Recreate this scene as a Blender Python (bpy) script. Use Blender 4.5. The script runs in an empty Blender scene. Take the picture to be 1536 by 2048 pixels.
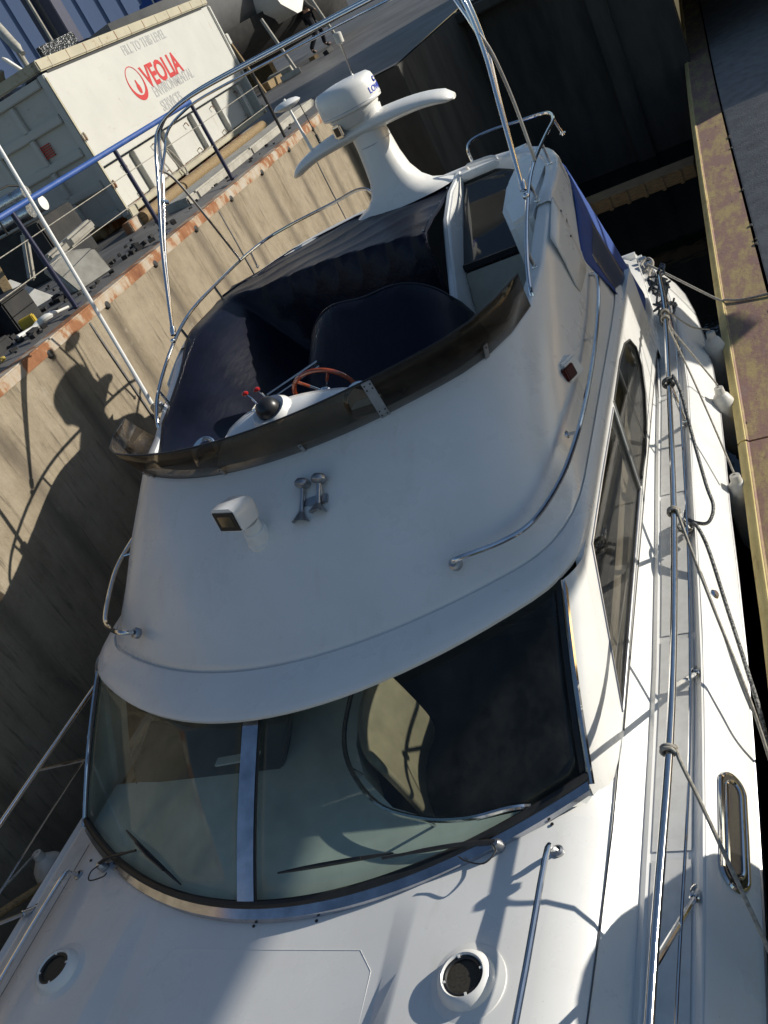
import bpy, bmesh, math, random
from mathutils import Vector, Matrix, Quaternion
R = math.radians
random.seed(7)
scene = bpy.context.scene
COL = scene.collection

# ------------------------------------------------------------------ camera, sky, sun, exposure
cam_d = bpy.data.cameras.new("camera"); cam = bpy.data.objects.new("camera", cam_d); COL.objects.link(cam)
cam_d.sensor_fit = 'VERTICAL'; cam_d.sensor_height = 36.0; cam_d.lens = 32.45
cam_d.clip_start = 0.05; cam_d.clip_end = 4000
CR = ((0.85485, -0.21998, -0.46977), (0.26542, -0.59359, 0.75973), (-0.44597, -0.77415, -0.44915))
cam.matrix_world = Matrix(((CR[0][0], -CR[0][1], -CR[0][2], 2.7), (CR[1][0], -CR[1][1], -CR[1][2], 0.0),
                           (CR[2][0], -CR[2][1], -CR[2][2], 1.5), (0, 0, 0, 1)))
scene.camera = cam
SUN = Vector((0.835, 0.475, 0.293)).normalized()          # towards the sun: low, over the stern and the right hand pier
w = bpy.data.worlds.new("World"); scene.world = w; w.use_nodes = True
nt = w.node_tree; nt.nodes.clear()
sky = nt.nodes.new("ShaderNodeTexSky"); sky.sky_type = 'NISHITA'; sky.sun_disc = False
sky.sun_elevation = math.asin(SUN.z); sky.sun_rotation = math.atan2(SUN.x, SUN.y)
sky.air_density = 1.0; sky.dust_density = 0.4; sky.ozone_density = 2.0
bg = nt.nodes.new("ShaderNodeBackground"); bg.inputs[1].default_value = 0.092
wo = nt.nodes.new("ShaderNodeOutputWorld")
nt.links.new(sky.outputs[0], bg.inputs[0]); nt.links.new(bg.outputs[0], wo.inputs[0])
sun_d = bpy.data.lights.new("sun", 'SUN'); sun_d.energy = 4.6; sun_d.angle = R(0.5); sun_d.color = (1.0, 0.945, 0.84)
sun = bpy.data.objects.new("sun", sun_d); COL.objects.link(sun)
sun.rotation_euler = SUN.to_track_quat('Z', 'Y').to_euler()
scene.view_settings.view_transform = 'Standard'; scene.view_settings.look = 'None'
scene.view_settings.exposure = 0.2; scene.view_settings.gamma = 1.0
scene.render.engine = 'CYCLES'; scene.cycles.max_bounces = 8; scene.cycles.transparent_max_bounces = 16
scene.cycles.caustics_reflective = False; scene.cycles.caustics_refractive = False

# ------------------------------------------------------------------ materials
def new_mat(name):
    m = bpy.data.materials.new(name); m.use_nodes = True
    return m, m.node_tree, m.node_tree.nodes["Principled BSDF"]
def N(nt, t, **kw):
    n = nt.nodes.new(t)
    for k, v in kw.items(): setattr(n, k, v)
    return n
def noise(nt, scale, detail=4, rough=0.6, stretch=None, obj=True):
    tc = N(nt, "ShaderNodeTexCoord"); out = tc.outputs['Object']
    if stretch:
        mp = N(nt, "ShaderNodeMapping"); mp.inputs['Scale'].default_value = stretch
        nt.links.new(out, mp.inputs[0]); out = mp.outputs[0]
    n = N(nt, "ShaderNodeTexNoise"); n.inputs['Scale'].default_value = scale
    n.inputs['Detail'].default_value = detail; n.inputs['Roughness'].default_value = rough
    nt.links.new(out, n.inputs['Vector']); return n.outputs['Fac']
def ramp(nt, fac, stops):
    r = N(nt, "ShaderNodeValToRGB"); e = r.color_ramp.elements
    while len(e) < len(stops): e.new(0.5)
    for el, (p, c) in zip(e, stops):
        el.position = p; el.color = (*c, 1) if len(c) == 3 else c
    nt.links.new(fac, r.inputs[0]); return r.outputs[0]
def mixc(nt, fac, a, b, mode='MIX'):
    m = N(nt, "ShaderNodeMix", data_type='RGBA', blend_type=mode)
    if isinstance(fac, float): m.inputs[0].default_value = fac
    else: nt.links.new(fac, m.inputs[0])
    for s, v in ((6, a), (7, b)):
        if isinstance(v, tuple): m.inputs[s].default_value = (*v, 1)
        else: nt.links.new(v, m.inputs[s])
    return m.outputs[2]
def bump(nt, p, fac, strength, dist=0.01):
    b = N(nt, "ShaderNodeBump"); b.inputs['Strength'].default_value = strength; b.inputs['Distance'].default_value = dist
    nt.links.new(fac, b.inputs['Height']); nt.links.new(b.outputs[0], p.inputs['Normal'])
def pm(name, col, rough=0.5, metal=0.0, col2=None, scale=8, lo=0.4, hi=0.7, bmp=0, bscale=60, bdist=0.004, coat=0, stretch=None, spec=0.5, detail=4):
    m, nt, p = new_mat(name)
    p.inputs['Roughness'].default_value = rough; p.inputs['Metallic'].default_value = metal
    p.inputs['Base Color'].default_value = (*col, 1); p.inputs['Specular IOR Level'].default_value = spec
    if coat: p.inputs['Coat Weight'].default_value = coat; p.inputs['Coat Roughness'].default_value = 0.08
    if col2:
        f = noise(nt, scale, detail, stretch=stretch)
        nt.links.new(ramp(nt, f, [(lo, col), (hi, col2)]), p.inputs['Base Color'])
    if bmp: bump(nt, p, noise(nt, bscale, 3), bmp, bdist)
    return m

M = {}
def mat_grp():
    m, nt, p = new_mat('white_gelcoat'); p.inputs['Coat Weight'].default_value = .22; p.inputs['Coat Roughness'].default_value = .1
    c = ramp(nt, noise(nt, 1.6, 5), [(.35, (.80, .795, .77)), (.75, (.73, .715, .675))])
    run = ramp(nt, noise(nt, 5, 5, .7, stretch=(1.5, .5, .22)), [(.58, (0, 0, 0)), (.80, (.35, .35, .35))]); c = mixc(nt, run, c, (.52, .48, .40))
    spk = ramp(nt, noise(nt, 130, 2, .5), [(.735, (0, 0, 0)), (.77, (.55, .55, .55))]); c = mixc(nt, spk, c, (.40, .35, .28))
    nt.links.new(c, p.inputs['Base Color']); nt.links.new(ramp(nt, noise(nt, 3, 5), [(.3, (.22, .22, .22)), (.75, (.42, .42, .42))]), p.inputs['Roughness'])
    bump(nt, p, noise(nt, 260, 2), .03, .001); return m
M['grp'] = mat_grp()
M['grp_matt'] = pm('weathered_gelcoat', (.74, .74, .73), .42, col2=(.66, .66, .65), scale=3, lo=.35, hi=.8, bmp=.05, bscale=300, bdist=.001)
M['nonskid'] = pm('nonskid_deck', (.70, .69, .66), .7, col2=(.62, .61, .58), scale=14, bmp=.25, bscale=420, bdist=.0015)
M['groove'] = pm('deck_groove', (.10, .10, .10), .8, col2=(.16, .15, .14), scale=30)
M['steel'] = pm('polished_steel', (.72, .72, .72), .10, 1.0, col2=(.62, .62, .62), scale=25)
M['chrome'] = pm('chrome', (.80, .80, .80), .05, 1.0, col2=(.7, .7, .7), scale=40)
M['dullsteel'] = pm('dull_aluminium', (.45, .45, .46), .38, 1.0, col2=(.36, .36, .37), scale=20)
M['rubber'] = pm('black_rubber', (.012, .012, .012), .5, col2=(.02, .02, .02), scale=30)
M['blackpl'] = pm('black_plastic', (.015, .015, .017), .35, col2=(.025, .025, .025), scale=20)
M['wood_red'] = pm('varnished_mahogany', (.30, .055, .012), .16, col2=(.17, .03, .008), scale=30, coat=.8, stretch=(1, 1, 5))
M['redknob'] = pm('red_knob', (.45, .015, .01), .2, col2=(.35, .01, .01), scale=20, coat=.5)
M['redglass'] = pm('red_lens', (.045, .012, .010), .12, col2=(.10, .01, .01), scale=20)
M['canvas'] = pm('blue_canvas', (.008, .045, .22), .75, col2=(.012, .06, .27), scale=9, bmp=.25, bscale=25, bdist=.01)
M['beige'] = pm('beige_vinyl', (.42, .38, .29), .45, col2=(.36, .33, .25), scale=12, bmp=.08, bscale=200, bdist=.001)
M['dash'] = pm('pale_dash', (.80, .81, .76), .5, col2=(.74, .75, .70), scale=6)
M['pod'] = pm('grey_console', (.13, .125, .11), .6, col2=(.09, .085, .075), scale=5)
M['interior'] = pm('dark_interior', (.018, .014, .012), .7, col2=(.03, .022, .016), scale=6)
M['carpet'] = pm('dark_carpet', (.02, .018, .018), .9, col2=(.03, .027, .025), scale=50)
M['fender'] = pm('fender_vinyl', (.62, .60, .55), .45, col2=(.45, .42, .36), scale=14, lo=.4, hi=.75)
M['rope'] = pm('worn_rope', (.42, .39, .33), .85, col2=(.20, .18, .15), scale=60, bmp=.6, bscale=220, bdist=.003)
M['rope_dark'] = pm('flecked_rope', (.30, .30, .28), .85, col2=(.06, .06, .06), scale=90, lo=.45, hi=.55, bmp=.6, bscale=220, bdist=.003)
M['plate_glass'] = pm('smoked_side_glass', (.02, .02, .018), .04, col2=(.03, .028, .024), scale=3, spec=.8)
M['bluepaint'] = pm('blue_rail_paint', (.022, .075, .27), .45, col2=(.05, .10, .30), scale=10)
M['navy'] = pm('navy_steel', (.008, .010, .04), .45, col2=(.012, .016, .06), scale=6)
M['dirtyblack'] = pm('dark_antifoul', (.012, .012, .013), .8, col2=(.03, .028, .026), scale=5)
M['greyhull'] = pm('grey_hull', (.14, .14, .14), .5, col2=(.11, .11, .11), scale=4)
M['timber'] = pm('weathered_timber', (.30, .21, .10), .8, col2=(.14, .09, .045), scale=9, stretch=(1, 8, 8))
M['pale_conc'] = pm('pale_concrete', (.40, .38, .33), .9, col2=(.28, .26, .22), scale=7, bmp=.3, bscale=60)
M['bag'] = pm('black_bag', (.008, .008, .009), .22, col2=(.014, .014, .016), scale=20, bmp=.8, bscale=18, bdist=.03)
M['foil'] = pm('silver_duct', (.65, .66, .66), .25, .9, col2=(.4, .4, .4), scale=12, bmp=.5, bscale=30, bdist=.01)
M['board'] = pm('white_board', (.75, .74, .70), .6, col2=(.6, .58, .52), scale=10)
M['skin'] = pm('skin', (.35, .2, .14), .6, col2=(.3, .17, .12), scale=20)
M['jeans'] = pm('dark_cloth', (.012, .013, .018), .9, col2=(.02, .02, .028), scale=20)
M['jacket'] = pm('grey_cloth', (.06, .06, .06), .9, col2=(.09, .085, .08), scale=20)
M['barrel'] = pm('blue_plastic', (.015, .06, .20), .4, col2=(.02, .10, .26), scale=6)
M['yellowp'] = pm('yellow_paint', (.45, .33, .03), .6, col2=(.3, .2, .03), scale=10)
M['ink_grey'] = pm('grey_ink', (.34, .34, .34), .6, col2=(.42, .42, .42), scale=25)
M['ink_red'] = pm('red_ink', (.50, .02, .02), .5, col2=(.42, .02, .02), scale=25)
M['ink_blue'] = pm('blue_ink', (.02, .06, .45), .5, col2=(.03, .08, .5), scale=25)
M['lens'] = pm('lamp_reflector', (.75, .72, .62), .08, 1.0, col2=(.5, .48, .42), scale=20)
M['mesh_brown'] = pm('brown_vent_mesh', (.05, .042, .03), .7, col2=(.02, .017, .012), scale=120)
M['mirror_blue'] = pm('brushed_aluminium', (.55, .56, .60), .16, 1.0, col2=(.34, .36, .40), scale=8)

def glassy(name, tint, gloss=.05, rough=.02, extra=0.0, dcol=(.30, .31, .29)):
    """thin pane: straight-through tint mixed with a fresnel reflection"""
    m, nt, p = new_mat(name); nt.nodes.remove(p)
    tr = N(nt, "ShaderNodeBsdfTransparent"); f = noise(nt, 2.5, 3)
    nt.links.new(ramp(nt, f, [(.3, tint), (.75, tuple(c * .82 for c in tint))]), tr.inputs[0])
    gl = N(nt, "ShaderNodeBsdfGlossy"); gl.inputs['Roughness'].default_value = rough
    lw = N(nt, "ShaderNodeLayerWeight"); lw.inputs[0].default_value = .5
    pw = N(nt, "ShaderNodeMath", operation='POWER'); nt.links.new(lw.outputs['Facing'], pw.inputs[0]); pw.inputs[1].default_value = 4.0
    fr = N(nt, "ShaderNodeMath", operation='MULTIPLY_ADD'); nt.links.new(pw.outputs[0], fr.inputs[0]); fr.inputs[1].default_value = .45; fr.inputs[2].default_value = gloss * .5
    mx = N(nt, "ShaderNodeMixShader"); out = nt.nodes["Material Output"]
    nt.links.new(fr.outputs[0], mx.inputs[0]); nt.links.new(tr.outputs[0], mx.inputs[1]); nt.links.new(gl.outputs[0], mx.inputs[2])
    last = mx.outputs[0]
    if extra:
        df = N(nt, "ShaderNodeBsdfDiffuse"); df.inputs[0].default_value = (*dcol, 1)
        m2 = N(nt, "ShaderNodeMixShader"); m2.inputs[0].default_value = extra
        nt.links.new(ramp(nt, noise(nt, 6, 8, .75, stretch=(1, .5, 1)), [(.40, (extra * .4,) * 3), (.62, (extra * 1.6,) * 3), (.75, (extra * 3.5,) * 3)]), m2.inputs[0])
        nt.links.new(last, m2.inputs[1]); nt.links.new(df.outputs[0], m2.inputs[2]); last = m2.outputs[0]
    nt.links.new(last, out.inputs[0]); return m
M['windscreen'] = glassy('windscreen_glass', (.90, .95, .925), extra=.022)
M['tinted'] = glassy('bronze_acrylic', (.50, .44, .36), extra=.16, gloss=.02, rough=.08, dcol=(.14, .115, .09))
M['clearpl'] = glassy('clear_vinyl', (.62, .62, .58), rough=.12, extra=.08)
M['sideglass'] = glassy('side_window_glass', (.70, .68, .64), extra=.01)

def mat_tarp():
    m, nt, p = new_mat('navy_tarpaulin'); p.inputs['Roughness'].default_value = .36
    f = noise(nt, 5, 4)
    nt.links.new(ramp(nt, f, [(.35, (.004, .005, .012)), (.7, (.007, .008, .019))]), p.inputs['Base Color'])
    b1 = noise(nt, 4.5, 4, .55, stretch=(1, .3, 1)); bump(nt, p, b1, .38, .03)
    p.inputs['Specular IOR Level'].default_value = .22
    return m
M['tarp'] = mat_tarp()
def mat_wall():
    m, nt, p = new_mat('stained_quay_concrete'); p.inputs['Roughness'].default_value = .92
    base = ramp(nt, noise(nt, 5, 6, .7), [(.3, (.335, .28, .20)), (.55, (.285, .235, .165)), (.75, (.21, .172, .12))])
    streak = ramp(nt, noise(nt, 2.4, 6, .7, stretch=(1, 1.3, .22)), [(.46, (1, 1, 1)), (.66, (.74, .72, .68))])
    c = mixc(nt, 1.0, base, streak, 'MULTIPLY')
    tc0 = N(nt, "ShaderNodeTexCoord"); s0 = N(nt, "ShaderNodeSeparateXYZ"); nt.links.new(tc0.outputs['Object'], s0.inputs[0])
    def mth(op, a, b_=None, c_=None):
        n = N(nt, "ShaderNodeMath", operation=op)
        for i, v in enumerate((a, b_, c_)):
            if v is None: continue
            if isinstance(v, (int, float)): n.inputs[i].default_value = v
            else: nt.links.new(v, n.inputs[i])
        return n.outputs[0]
    wob = mth('MULTIPLY_ADD', noise(nt, 1.3, 3), .16, s0.outputs[1]); fr = mth('ABSOLUTE', mth('SUBTRACT', mth('FRACT', mth('DIVIDE', mth('SUBTRACT', wob, 4.65 - (-30 + 13.0) / 2), .895)), .5))
    near = ramp(nt, fr, [(.36, (0, 0, 0)), (.49, (1, 1, 1))])        # 1 just below a drain
    dep = ramp(nt, mth('MULTIPLY_ADD', s0.outputs[2], .25, -.02), [(.35, (.25, .25, .25)), (1.0, (.85, .85, .85))])
    c = mixc(nt, mth('MULTIPLY', near, mth('MULTIPLY', dep, mth('MULTIPLY_ADD', noise(nt, 6, 4, .7, stretch=(1, 1, .2)), .9, .3))), c, (.075, .06, .045))
    dk = ramp(nt, noise(nt, 14, 5, .75, stretch=(1, 1.2, .12)), [(.54, (0, 0, 0)), (.70, (.8, .8, .8))]); c = mixc(nt, dk, c, (.09, .075, .055))
    pl = ramp(nt, noise(nt, 2.0, 5, .7), [(.62, (0, 0, 0)), (.72, (.5, .5, .5))]); c = mixc(nt, pl, c, (.40, .36, .29))
    tc = N(nt, "ShaderNodeTexCoord"); sp = N(nt, "ShaderNodeSeparateXYZ"); nt.links.new(tc.outputs['Object'], sp.inputs[0])
    mr = N(nt, "ShaderNodeMapRange"); mr.inputs[1].default_value = -1.6; mr.inputs[2].default_value = -3.0
    nt.links.new(sp.outputs[2], mr.inputs[0])
    ad = N(nt, "ShaderNodeMath", operation='MULTIPLY_ADD'); nt.links.new(noise(nt, 2.2, 4), ad.inputs[0])
    ad.inputs[1].default_value = .6; nt.links.new(mr.outputs[0], ad.inputs[2])
    c = mixc(nt, ramp(nt, ad.outputs[0], [(.55, (0, 0, 0)), (.95, (1, 1, 1))]), c, (.035, .04, .028))
    nt.links.new(c, p.inputs['Base Color'])
    bump(nt, p, noise(nt, 26, 6, .7), .55, .012)
    return m
M['wall'] = mat_wall()
def mat_rustcap():
    m, nt, p = new_mat('rusty_steel_edge'); p.inputs['Roughness'].default_value = .85
    c = ramp(nt, noise(nt, 4.5, 5, .65, stretch=(1, 1, .5)), [(.36, (.42, .38, .32)), (.47, (.38, .29, .20)), (.53, (.28, .12, .05)), (.72, (.16, .055, .022))])
    nt.links.new(c, p.inputs['Base Color']); bump(nt, p, noise(nt, 40, 4), .3, .006); return m
M['rustcap'] = mat_rustcap()
def mat_skip(name, base, d):
    m, nt, p = new_mat(name); p.inputs['Roughness'].default_value = .55
    c = ramp(nt, noise(nt, 2.2, 5, .6), [(.35, base), (.75, tuple(x * d for x in base))])
    rust = ramp(nt, noise(nt, 7, 8, .75), [(.655 - (.06 if 'rim' in name else 0), (0, 0, 0)), (.70, (1, 1, 1))])
    scr = ramp(nt, noise(nt, 3, 8, .75, stretch=(1, .5, 2)), [(.60, (0, 0, 0)), (.70, (.35, .35, .35))]); c = mixc(nt, scr, c, (.30, .27, .22))
    drip = ramp(nt, noise(nt, 10, 4, .6, stretch=(1, 1, .12)), [(.66, (0, 0, 0)), (.76, (.45, .45, .45))]); c = mixc(nt, drip, c, (.30, .19, .10))
    c = mixc(nt, rust, c, (.22, .10, .04)); nt.links.new(c, p.inputs['Base Color']); bump(nt, p, noise(nt, 3, 3), .2, .02); return m
M['skip'] = mat_skip('skip_white_paint', (.50, .495, .455), .9)
M['skip_rim'] = mat_skip('skip_rim_paint', (.44, .40, .29), .72)
M['skip_rim'].node_tree.nodes["Principled BSDF"].inputs['Roughness'].default_value = .7
def mat_beam():
    m, nt, p = new_mat('flaking_yellow_beam'); p.inputs['Roughness'].default_value = .8
    a = ramp(nt, noise(nt, 2.6, 10, .78, stretch=(2.2, .7, 1)), [(.34, (.42, .32, .14)), (.44, (.37, .28, .13)), (.51, (.30, .195, .13)), (.56, (.27, .155, .13)), (.72, (.29, .235, .19))])
    spots = ramp(nt, noise(nt, 22, 4, .6, stretch=(1, .4, 1)), [(.66, (0, 0, 0)), (.72, (1, 1, 1))])
    a = mixc(nt, spots, a, (.03, .024, .018)); crk = ramp(nt, noise(nt, 9, 6, .75, stretch=(.35, 2.6, 1)), [(.63, (0, 0, 0)), (.70, (.8, .8, .8))])
    nt.links.new(mixc(nt, crk, a, (.075, .05, .035)), p.inputs['Base Color']); bump(nt, p, noise(nt, 30, 5), .4, .008); return m
M['beam'] = mat_beam()
def mat_lip():
    m, nt, p = new_mat('yellow_edge_paint'); p.inputs['Roughness'].default_value = .7
    a = ramp(nt, noise(nt, 7, 6, .7, stretch=(2, .5, 2)), [(.42, (.62, .50, .21)), (.6, (.52, .40, .15)), (.70, (.24, .14, .07))])
    nt.links.new(a, p.inputs['Base Color']); bump(nt, p, noise(nt, 40, 4), .4, .006); return m
M['lip'] = mat_lip()
M['pier_conc'] = pm('pier_concrete', (.34, .325, .295), .92, col2=(.23, .22, .20), scale=5, bmp=.5, bscale=45, bdist=.01, detail=8)
M['yard'] = pm('damp_yard_concrete', (.15, .145, .14), .62, col2=(.075, .07, .066), scale=.9, lo=.38, hi=.68, bmp=.3, bscale=25, bdist=.01, detail=8)
M['water'] = pm('dark_dock_water', (.006, .008, .007), .06, col2=(.01, .012, .010), scale=2, bmp=.12, bscale=3, bdist=.05)
M['ground_far'] = pm('far_ground', (.07, .07, .065), .9, col2=(.045, .045, .04), scale=.2)
M['darkwall'] = pm('dark_concrete', (.060, .058, .050), .9, col2=(.028, .027, .024), scale=3, bmp=.4, bscale=20, stretch=(1, 1, .25), detail=7)  # near-black mottled tone, drawn out vertically

# ------------------------------------------------------------------ mesh helpers
class B:
    """collects shapes of one part"""
    def __init__(s): s.v = []; s.f = []
    def add(s, v, f):
        o = len(s.v); s.v += [tuple(p) for p in v]; s.f += [tuple(i + o for i in q) for q in f]; return s
    def box(s, c, d, rot=None, taper=1.0):
        x, y, z = (k / 2 for k in d); c = Vector(c)
        P = [Vector((a * x * (taper if e > 0 else 1), b * y * (taper if e > 0 else 1), e * z)) for e in (-1, 1) for b in (-1, 1) for a in (-1, 1)]
        if rot: P = [rot @ p for p in P]
        return s.add([p + c for p in P], [(0, 2, 3, 1), (4, 5, 7, 6), (0, 1, 5, 4), (2, 6, 7, 3), (0, 4, 6, 2), (1, 3, 7, 5)])
    def tube(s, path, r, n=10, smooth=0, cap=True, closed=False):
        P = [Vector(p) for p in path]
        if smooth: P = spline(P, smooth, closed)
        rr = r if isinstance(r, (list, tuple)) else None
        m = len(P); rings = []
        t0 = (P[1] - P[0]).normalized(); u = t0.orthogonal().normalized()
        for i in range(m):
            if closed: t = (P[(i + 1) % m] - P[i - 1])
            else: t = P[min(i + 1, m - 1)] - P[max(i - 1, 0)]
            t = t.normalized() if t.length > 1e-9 else t0
            u = (u - t * u.dot(t)); u = u.normalized() if u.length > 1e-6 else t.orthogonal().normalized()
            v = t.cross(u)
            q = (rr[min(int(i * len(rr) / m), len(rr) - 1)] if rr else r)
            rings.append([P[i] + (u * math.cos(a) + v * math.sin(a)) * q for a in (2 * math.pi * k / n for k in range(n))])
        s.loft(rings, ring=True, loop=closed)
        if cap and not closed:
            o = len(s.v) - m * n
            s.f += [tuple(o + k for k in reversed(range(n))), tuple(o + (m - 1) * n + k for k in range(n))]
        return s
    def loft(s, rings, ring=False, loop=False):
        n = len(rings[0]); m = len(rings); v = [p for r in rings for p in r]; f = []
        for i in range(m if loop else m - 1):
            j = (i + 1) % m
            for k in range(n if ring else n - 1):
                l = (k + 1) % n; f.append((i * n + k, i * n + l, j * n + l, j * n + k))
        return s.add(v, f)
    def lathe(s, prof, c, axis=(0, 0, 1), n=24, arc=None):
        q = Vector((0, 0, 1)).rotation_difference(Vector(axis)); c = Vector(c); rings = []
        for r, h in prof:
            rings.append([c + q @ Vector((r * math.cos(2 * math.pi * k / n), r * math.sin(2 * math.pi * k / n), h)) for k in range(n)])
        s.loft(rings, ring=True)
        return s
    def ball(s, c, r, n=12, sc=(1, 1, 1)):
        rings = []
        for i in range(1, n // 2):
            a = math.pi * i / (n // 2)
            rings.append([(c[0] + sc[0] * r * math.sin(a) * math.cos(2 * math.pi * k / n), c[1] + sc[1] * r * math.sin(a) * math.sin(2 * math.pi * k / n), c[2] + sc[2] * r * math.cos(a)) for k in range(n)])
        o = len(s.v); s.loft(rings, ring=True); m = len(rings)
        s.v += [(c[0], c[1], c[2] + sc[2] * r), (c[0], c[1], c[2] - sc[2] * r)]; t = len(s.v) - 2
        s.f += [(t, o + k, o + (k + 1) % n) for k in range(n)]
        s.f += [(t + 1, o + (m - 1) * n + (k + 1) % n, o + (m - 1) * n + k) for k in range(n)]
        return s
    def prism(s, pts, off):
        """polygon given as 3-D points, extruded by vector off"""
        n = len(pts); off = Vector(off); a = [Vector(p) for p in pts]; b = [p + off for p in a]
        return s.add(a + b, [tuple(reversed(range(n))), tuple(range(n, 2 * n))] + [(k, (k + 1) % n, n + (k + 1) % n, n + k) for k in range(n)])
def spline(P, n, closed=False):
    P = [Vector(p) for p in P]; out = []; m = len(P)
    for i in range(m if closed else m - 1):
        if closed: a, b, c, d = P[i - 1], P[i], P[(i + 1) % m], P[(i + 2) % m]
        else: a, b, c, d = P[max(i - 1, 0)], P[i], P[i + 1], P[min(i + 2, m - 1)]
        for k in range(n):
            t = k / n
            out.append(.5 * ((2 * b) + (c - a) * t + (2 * a - 5 * b + 4 * c - d) * t * t + (3 * b - a - 3 * c + d) * t ** 3))
    if not closed: out.append(P[-1])
    return out
def interp(x, tab):
    if x <= tab[0][0]: return tab[0][1]
    for (a, p), (b, q) in zip(tab, tab[1:]):
        if x <= b: return p + (q - p) * (x - a) / (b - a)
    return tab[-1][1]
def smin(x, tab):
    """smooth (hermite) table"""
    if x <= tab[0][0]: return tab[0][1]
    if x >= tab[-1][0]: return tab[-1][1]
    for i in range(len(tab) - 1):
        (a, p), (b, q) = tab[i], tab[i + 1]
        if x <= b:
            t = (x - a) / (b - a); h = b - a
            m0 = (q - tab[i - 1][1]) / (b - tab[i - 1][0]) if i else (q - p) / h
            m1 = (tab[i + 2][1] - p) / (tab[i + 2][0] - a) if i + 2 < len(tab) else (q - p) / h
            return (2 * t ** 3 - 3 * t * t + 1) * p + (t ** 3 - 2 * t * t + t) * h * m0 + (-2 * t ** 3 + 3 * t * t) * q + (t ** 3 - t * t) * h * m1
ORIG = {}
def put(name, b, mat, parent=None, sharp=35, bevel=0, sub=0, solid=0, smooth=True, at=None, fixn=True):
    """link what b holds as ONE mesh object; b is in world coordinates"""
    org = Vector(at) if at is not None else (ORIG[parent.name] if parent else Vector((0, 0, 0)))
    me = bpy.data.meshes.new(name); me.from_pydata([Vector(p) - org for p in b.v], [], b.f)
    bm = bmesh.new(); bm.from_mesh(me)
    bmesh.ops.remove_doubles(bm, verts=bm.verts, dist=1e-5)
    if fixn: bmesh.ops.recalc_face_normals(bm, faces=bm.faces)
    if bevel: bmesh.ops.bevel(bm, geom=[e for e in bm.edges if len(e.link_faces) == 2 and e.calc_face_angle(0) > .5], offset=bevel, segments=2, affect='EDGES', clamp_overlap=True)
    bm.to_mesh(me); bm.free()
    if smooth:
        me.polygons.foreach_set('use_smooth', [True] * len(me.polygons)); me.set_sharp_from_angle(angle=R(sharp))
    me.materials.append(M[mat] if isinstance(mat, str) else mat); me.update()
    o = bpy.data.objects.new(name, me); COL.objects.link(o)
    if parent:
        o.parent = parent; ORIG[o.name] = ORIG[parent.name]
    else:
        o.location = org; ORIG[o.name] = org
    if solid:
        md = o.modifiers.new('thickness', 'SOLIDIFY'); md.thickness = solid; md.offset = 0
    if sub:
        md = o.modifiers.new('rounding', 'SUBSURF'); md.levels = sub; md.render_levels = sub
    return o
def thing(name, label, cat, loc, group=None):
    o = bpy.data.objects.new(name, None); COL.objects.link(o); o.location = loc; o.empty_display_size = .2
    ORIG[o.name] = Vector(loc); o['label'] = label; o['category'] = cat
    if group: o['group'] = group
    return o
def tag(o, label, cat, group=None, kind=None):
    o['label'] = label; o['category'] = cat
    if group: o['group'] = group
    if kind: o['kind'] = kind
    return o
def struct(o): o['kind'] = 'structure'; return o
def text_mesh(txt, size, fn, squeeze=1.0, extrude=0.0015, off=.012):
    """lettering turned into a mesh; fn maps (u, v, d) in metres to a world point"""
    cu = bpy.data.curves.new('lettering', 'FONT'); cu.body = txt; cu.size = size; cu.extrude = extrude
    cu.align_x = 'LEFT'; cu.resolution_u = 3; cu.offset = size * off
    t = bpy.data.objects.new('lettering', cu); COL.objects.link(t)
    dg = bpy.context.evaluated_depsgraph_get(); dg.update()
    me = bpy.data.meshes.new_from_object(t.evaluated_get(dg))
    b = B(); b.add([fn(v.co.x * squeeze, v.co.y, v.co.z) for v in me.vertices], [tuple(p.vertices) for p in me.polygons])
    bpy.data.objects.remove(t); bpy.data.curves.remove(cu); bpy.data.meshes.remove(me)
    return b

# ------------------------------------------------------------------ the setting
Q = .515                                   # level of the left hand quay (camera at 1.5)
WX = -2.60                                 # face of the left hand dock wall
PZ = -1.78                                 # level of the right hand pier
WZ = -2.95                                 # water
def grid_sheet(name, x0, x1, y0, y1, z, mat, nx=1, ny=1, amp=0):
    b = B(); v = []; f = []
    for j in range(ny + 1):
        for i in range(nx + 1):
            v.append((x0 + (x1 - x0) * i / nx, y0 + (y1 - y0) * j / ny, z + (random.uniform(-amp, amp) if amp else 0)))
    for j in range(ny):
        for i in range(nx): a = j * (nx + 1) + i; f.append((a, a + 1, a + nx + 2, a + nx + 1))
    b.add(v, f); return put(name, b, mat, smooth=amp > 0, at=((x0 + x1) / 2, (y0 + y1) / 2, z))
struct(grid_sheet('water', -60, 60, -60, 17.2, WZ, 'water'))
g = B()                                    # the yard: quay top left, ground behind the dock, rising gently inland
prof = [(-40, Q), (13.0, Q), (17.0, Q + .02), (28, Q + .16), (60, Q + .3), (2500, Q + .3)]
for (ya, za), (yb, zb) in zip(prof, prof[1:]):
    xr = WX - .17 if yb <= 13.0 else (-1.66 if yb <= 17 else 900)
    if yb <= 13.0: g.add([(xr - .2, ya, za), (xr, ya, za - .035), (xr, yb, zb - .035), (xr - .2, yb, zb)], [(0, 1, 2, 3)]); xr -= .2
    g.add([(-900, ya, za), (xr, ya, za), (xr, yb, zb), (-900, yb, zb)], [(0, 1, 2, 3)])
struct(put('ground', g, 'yard', smooth=False))

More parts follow.
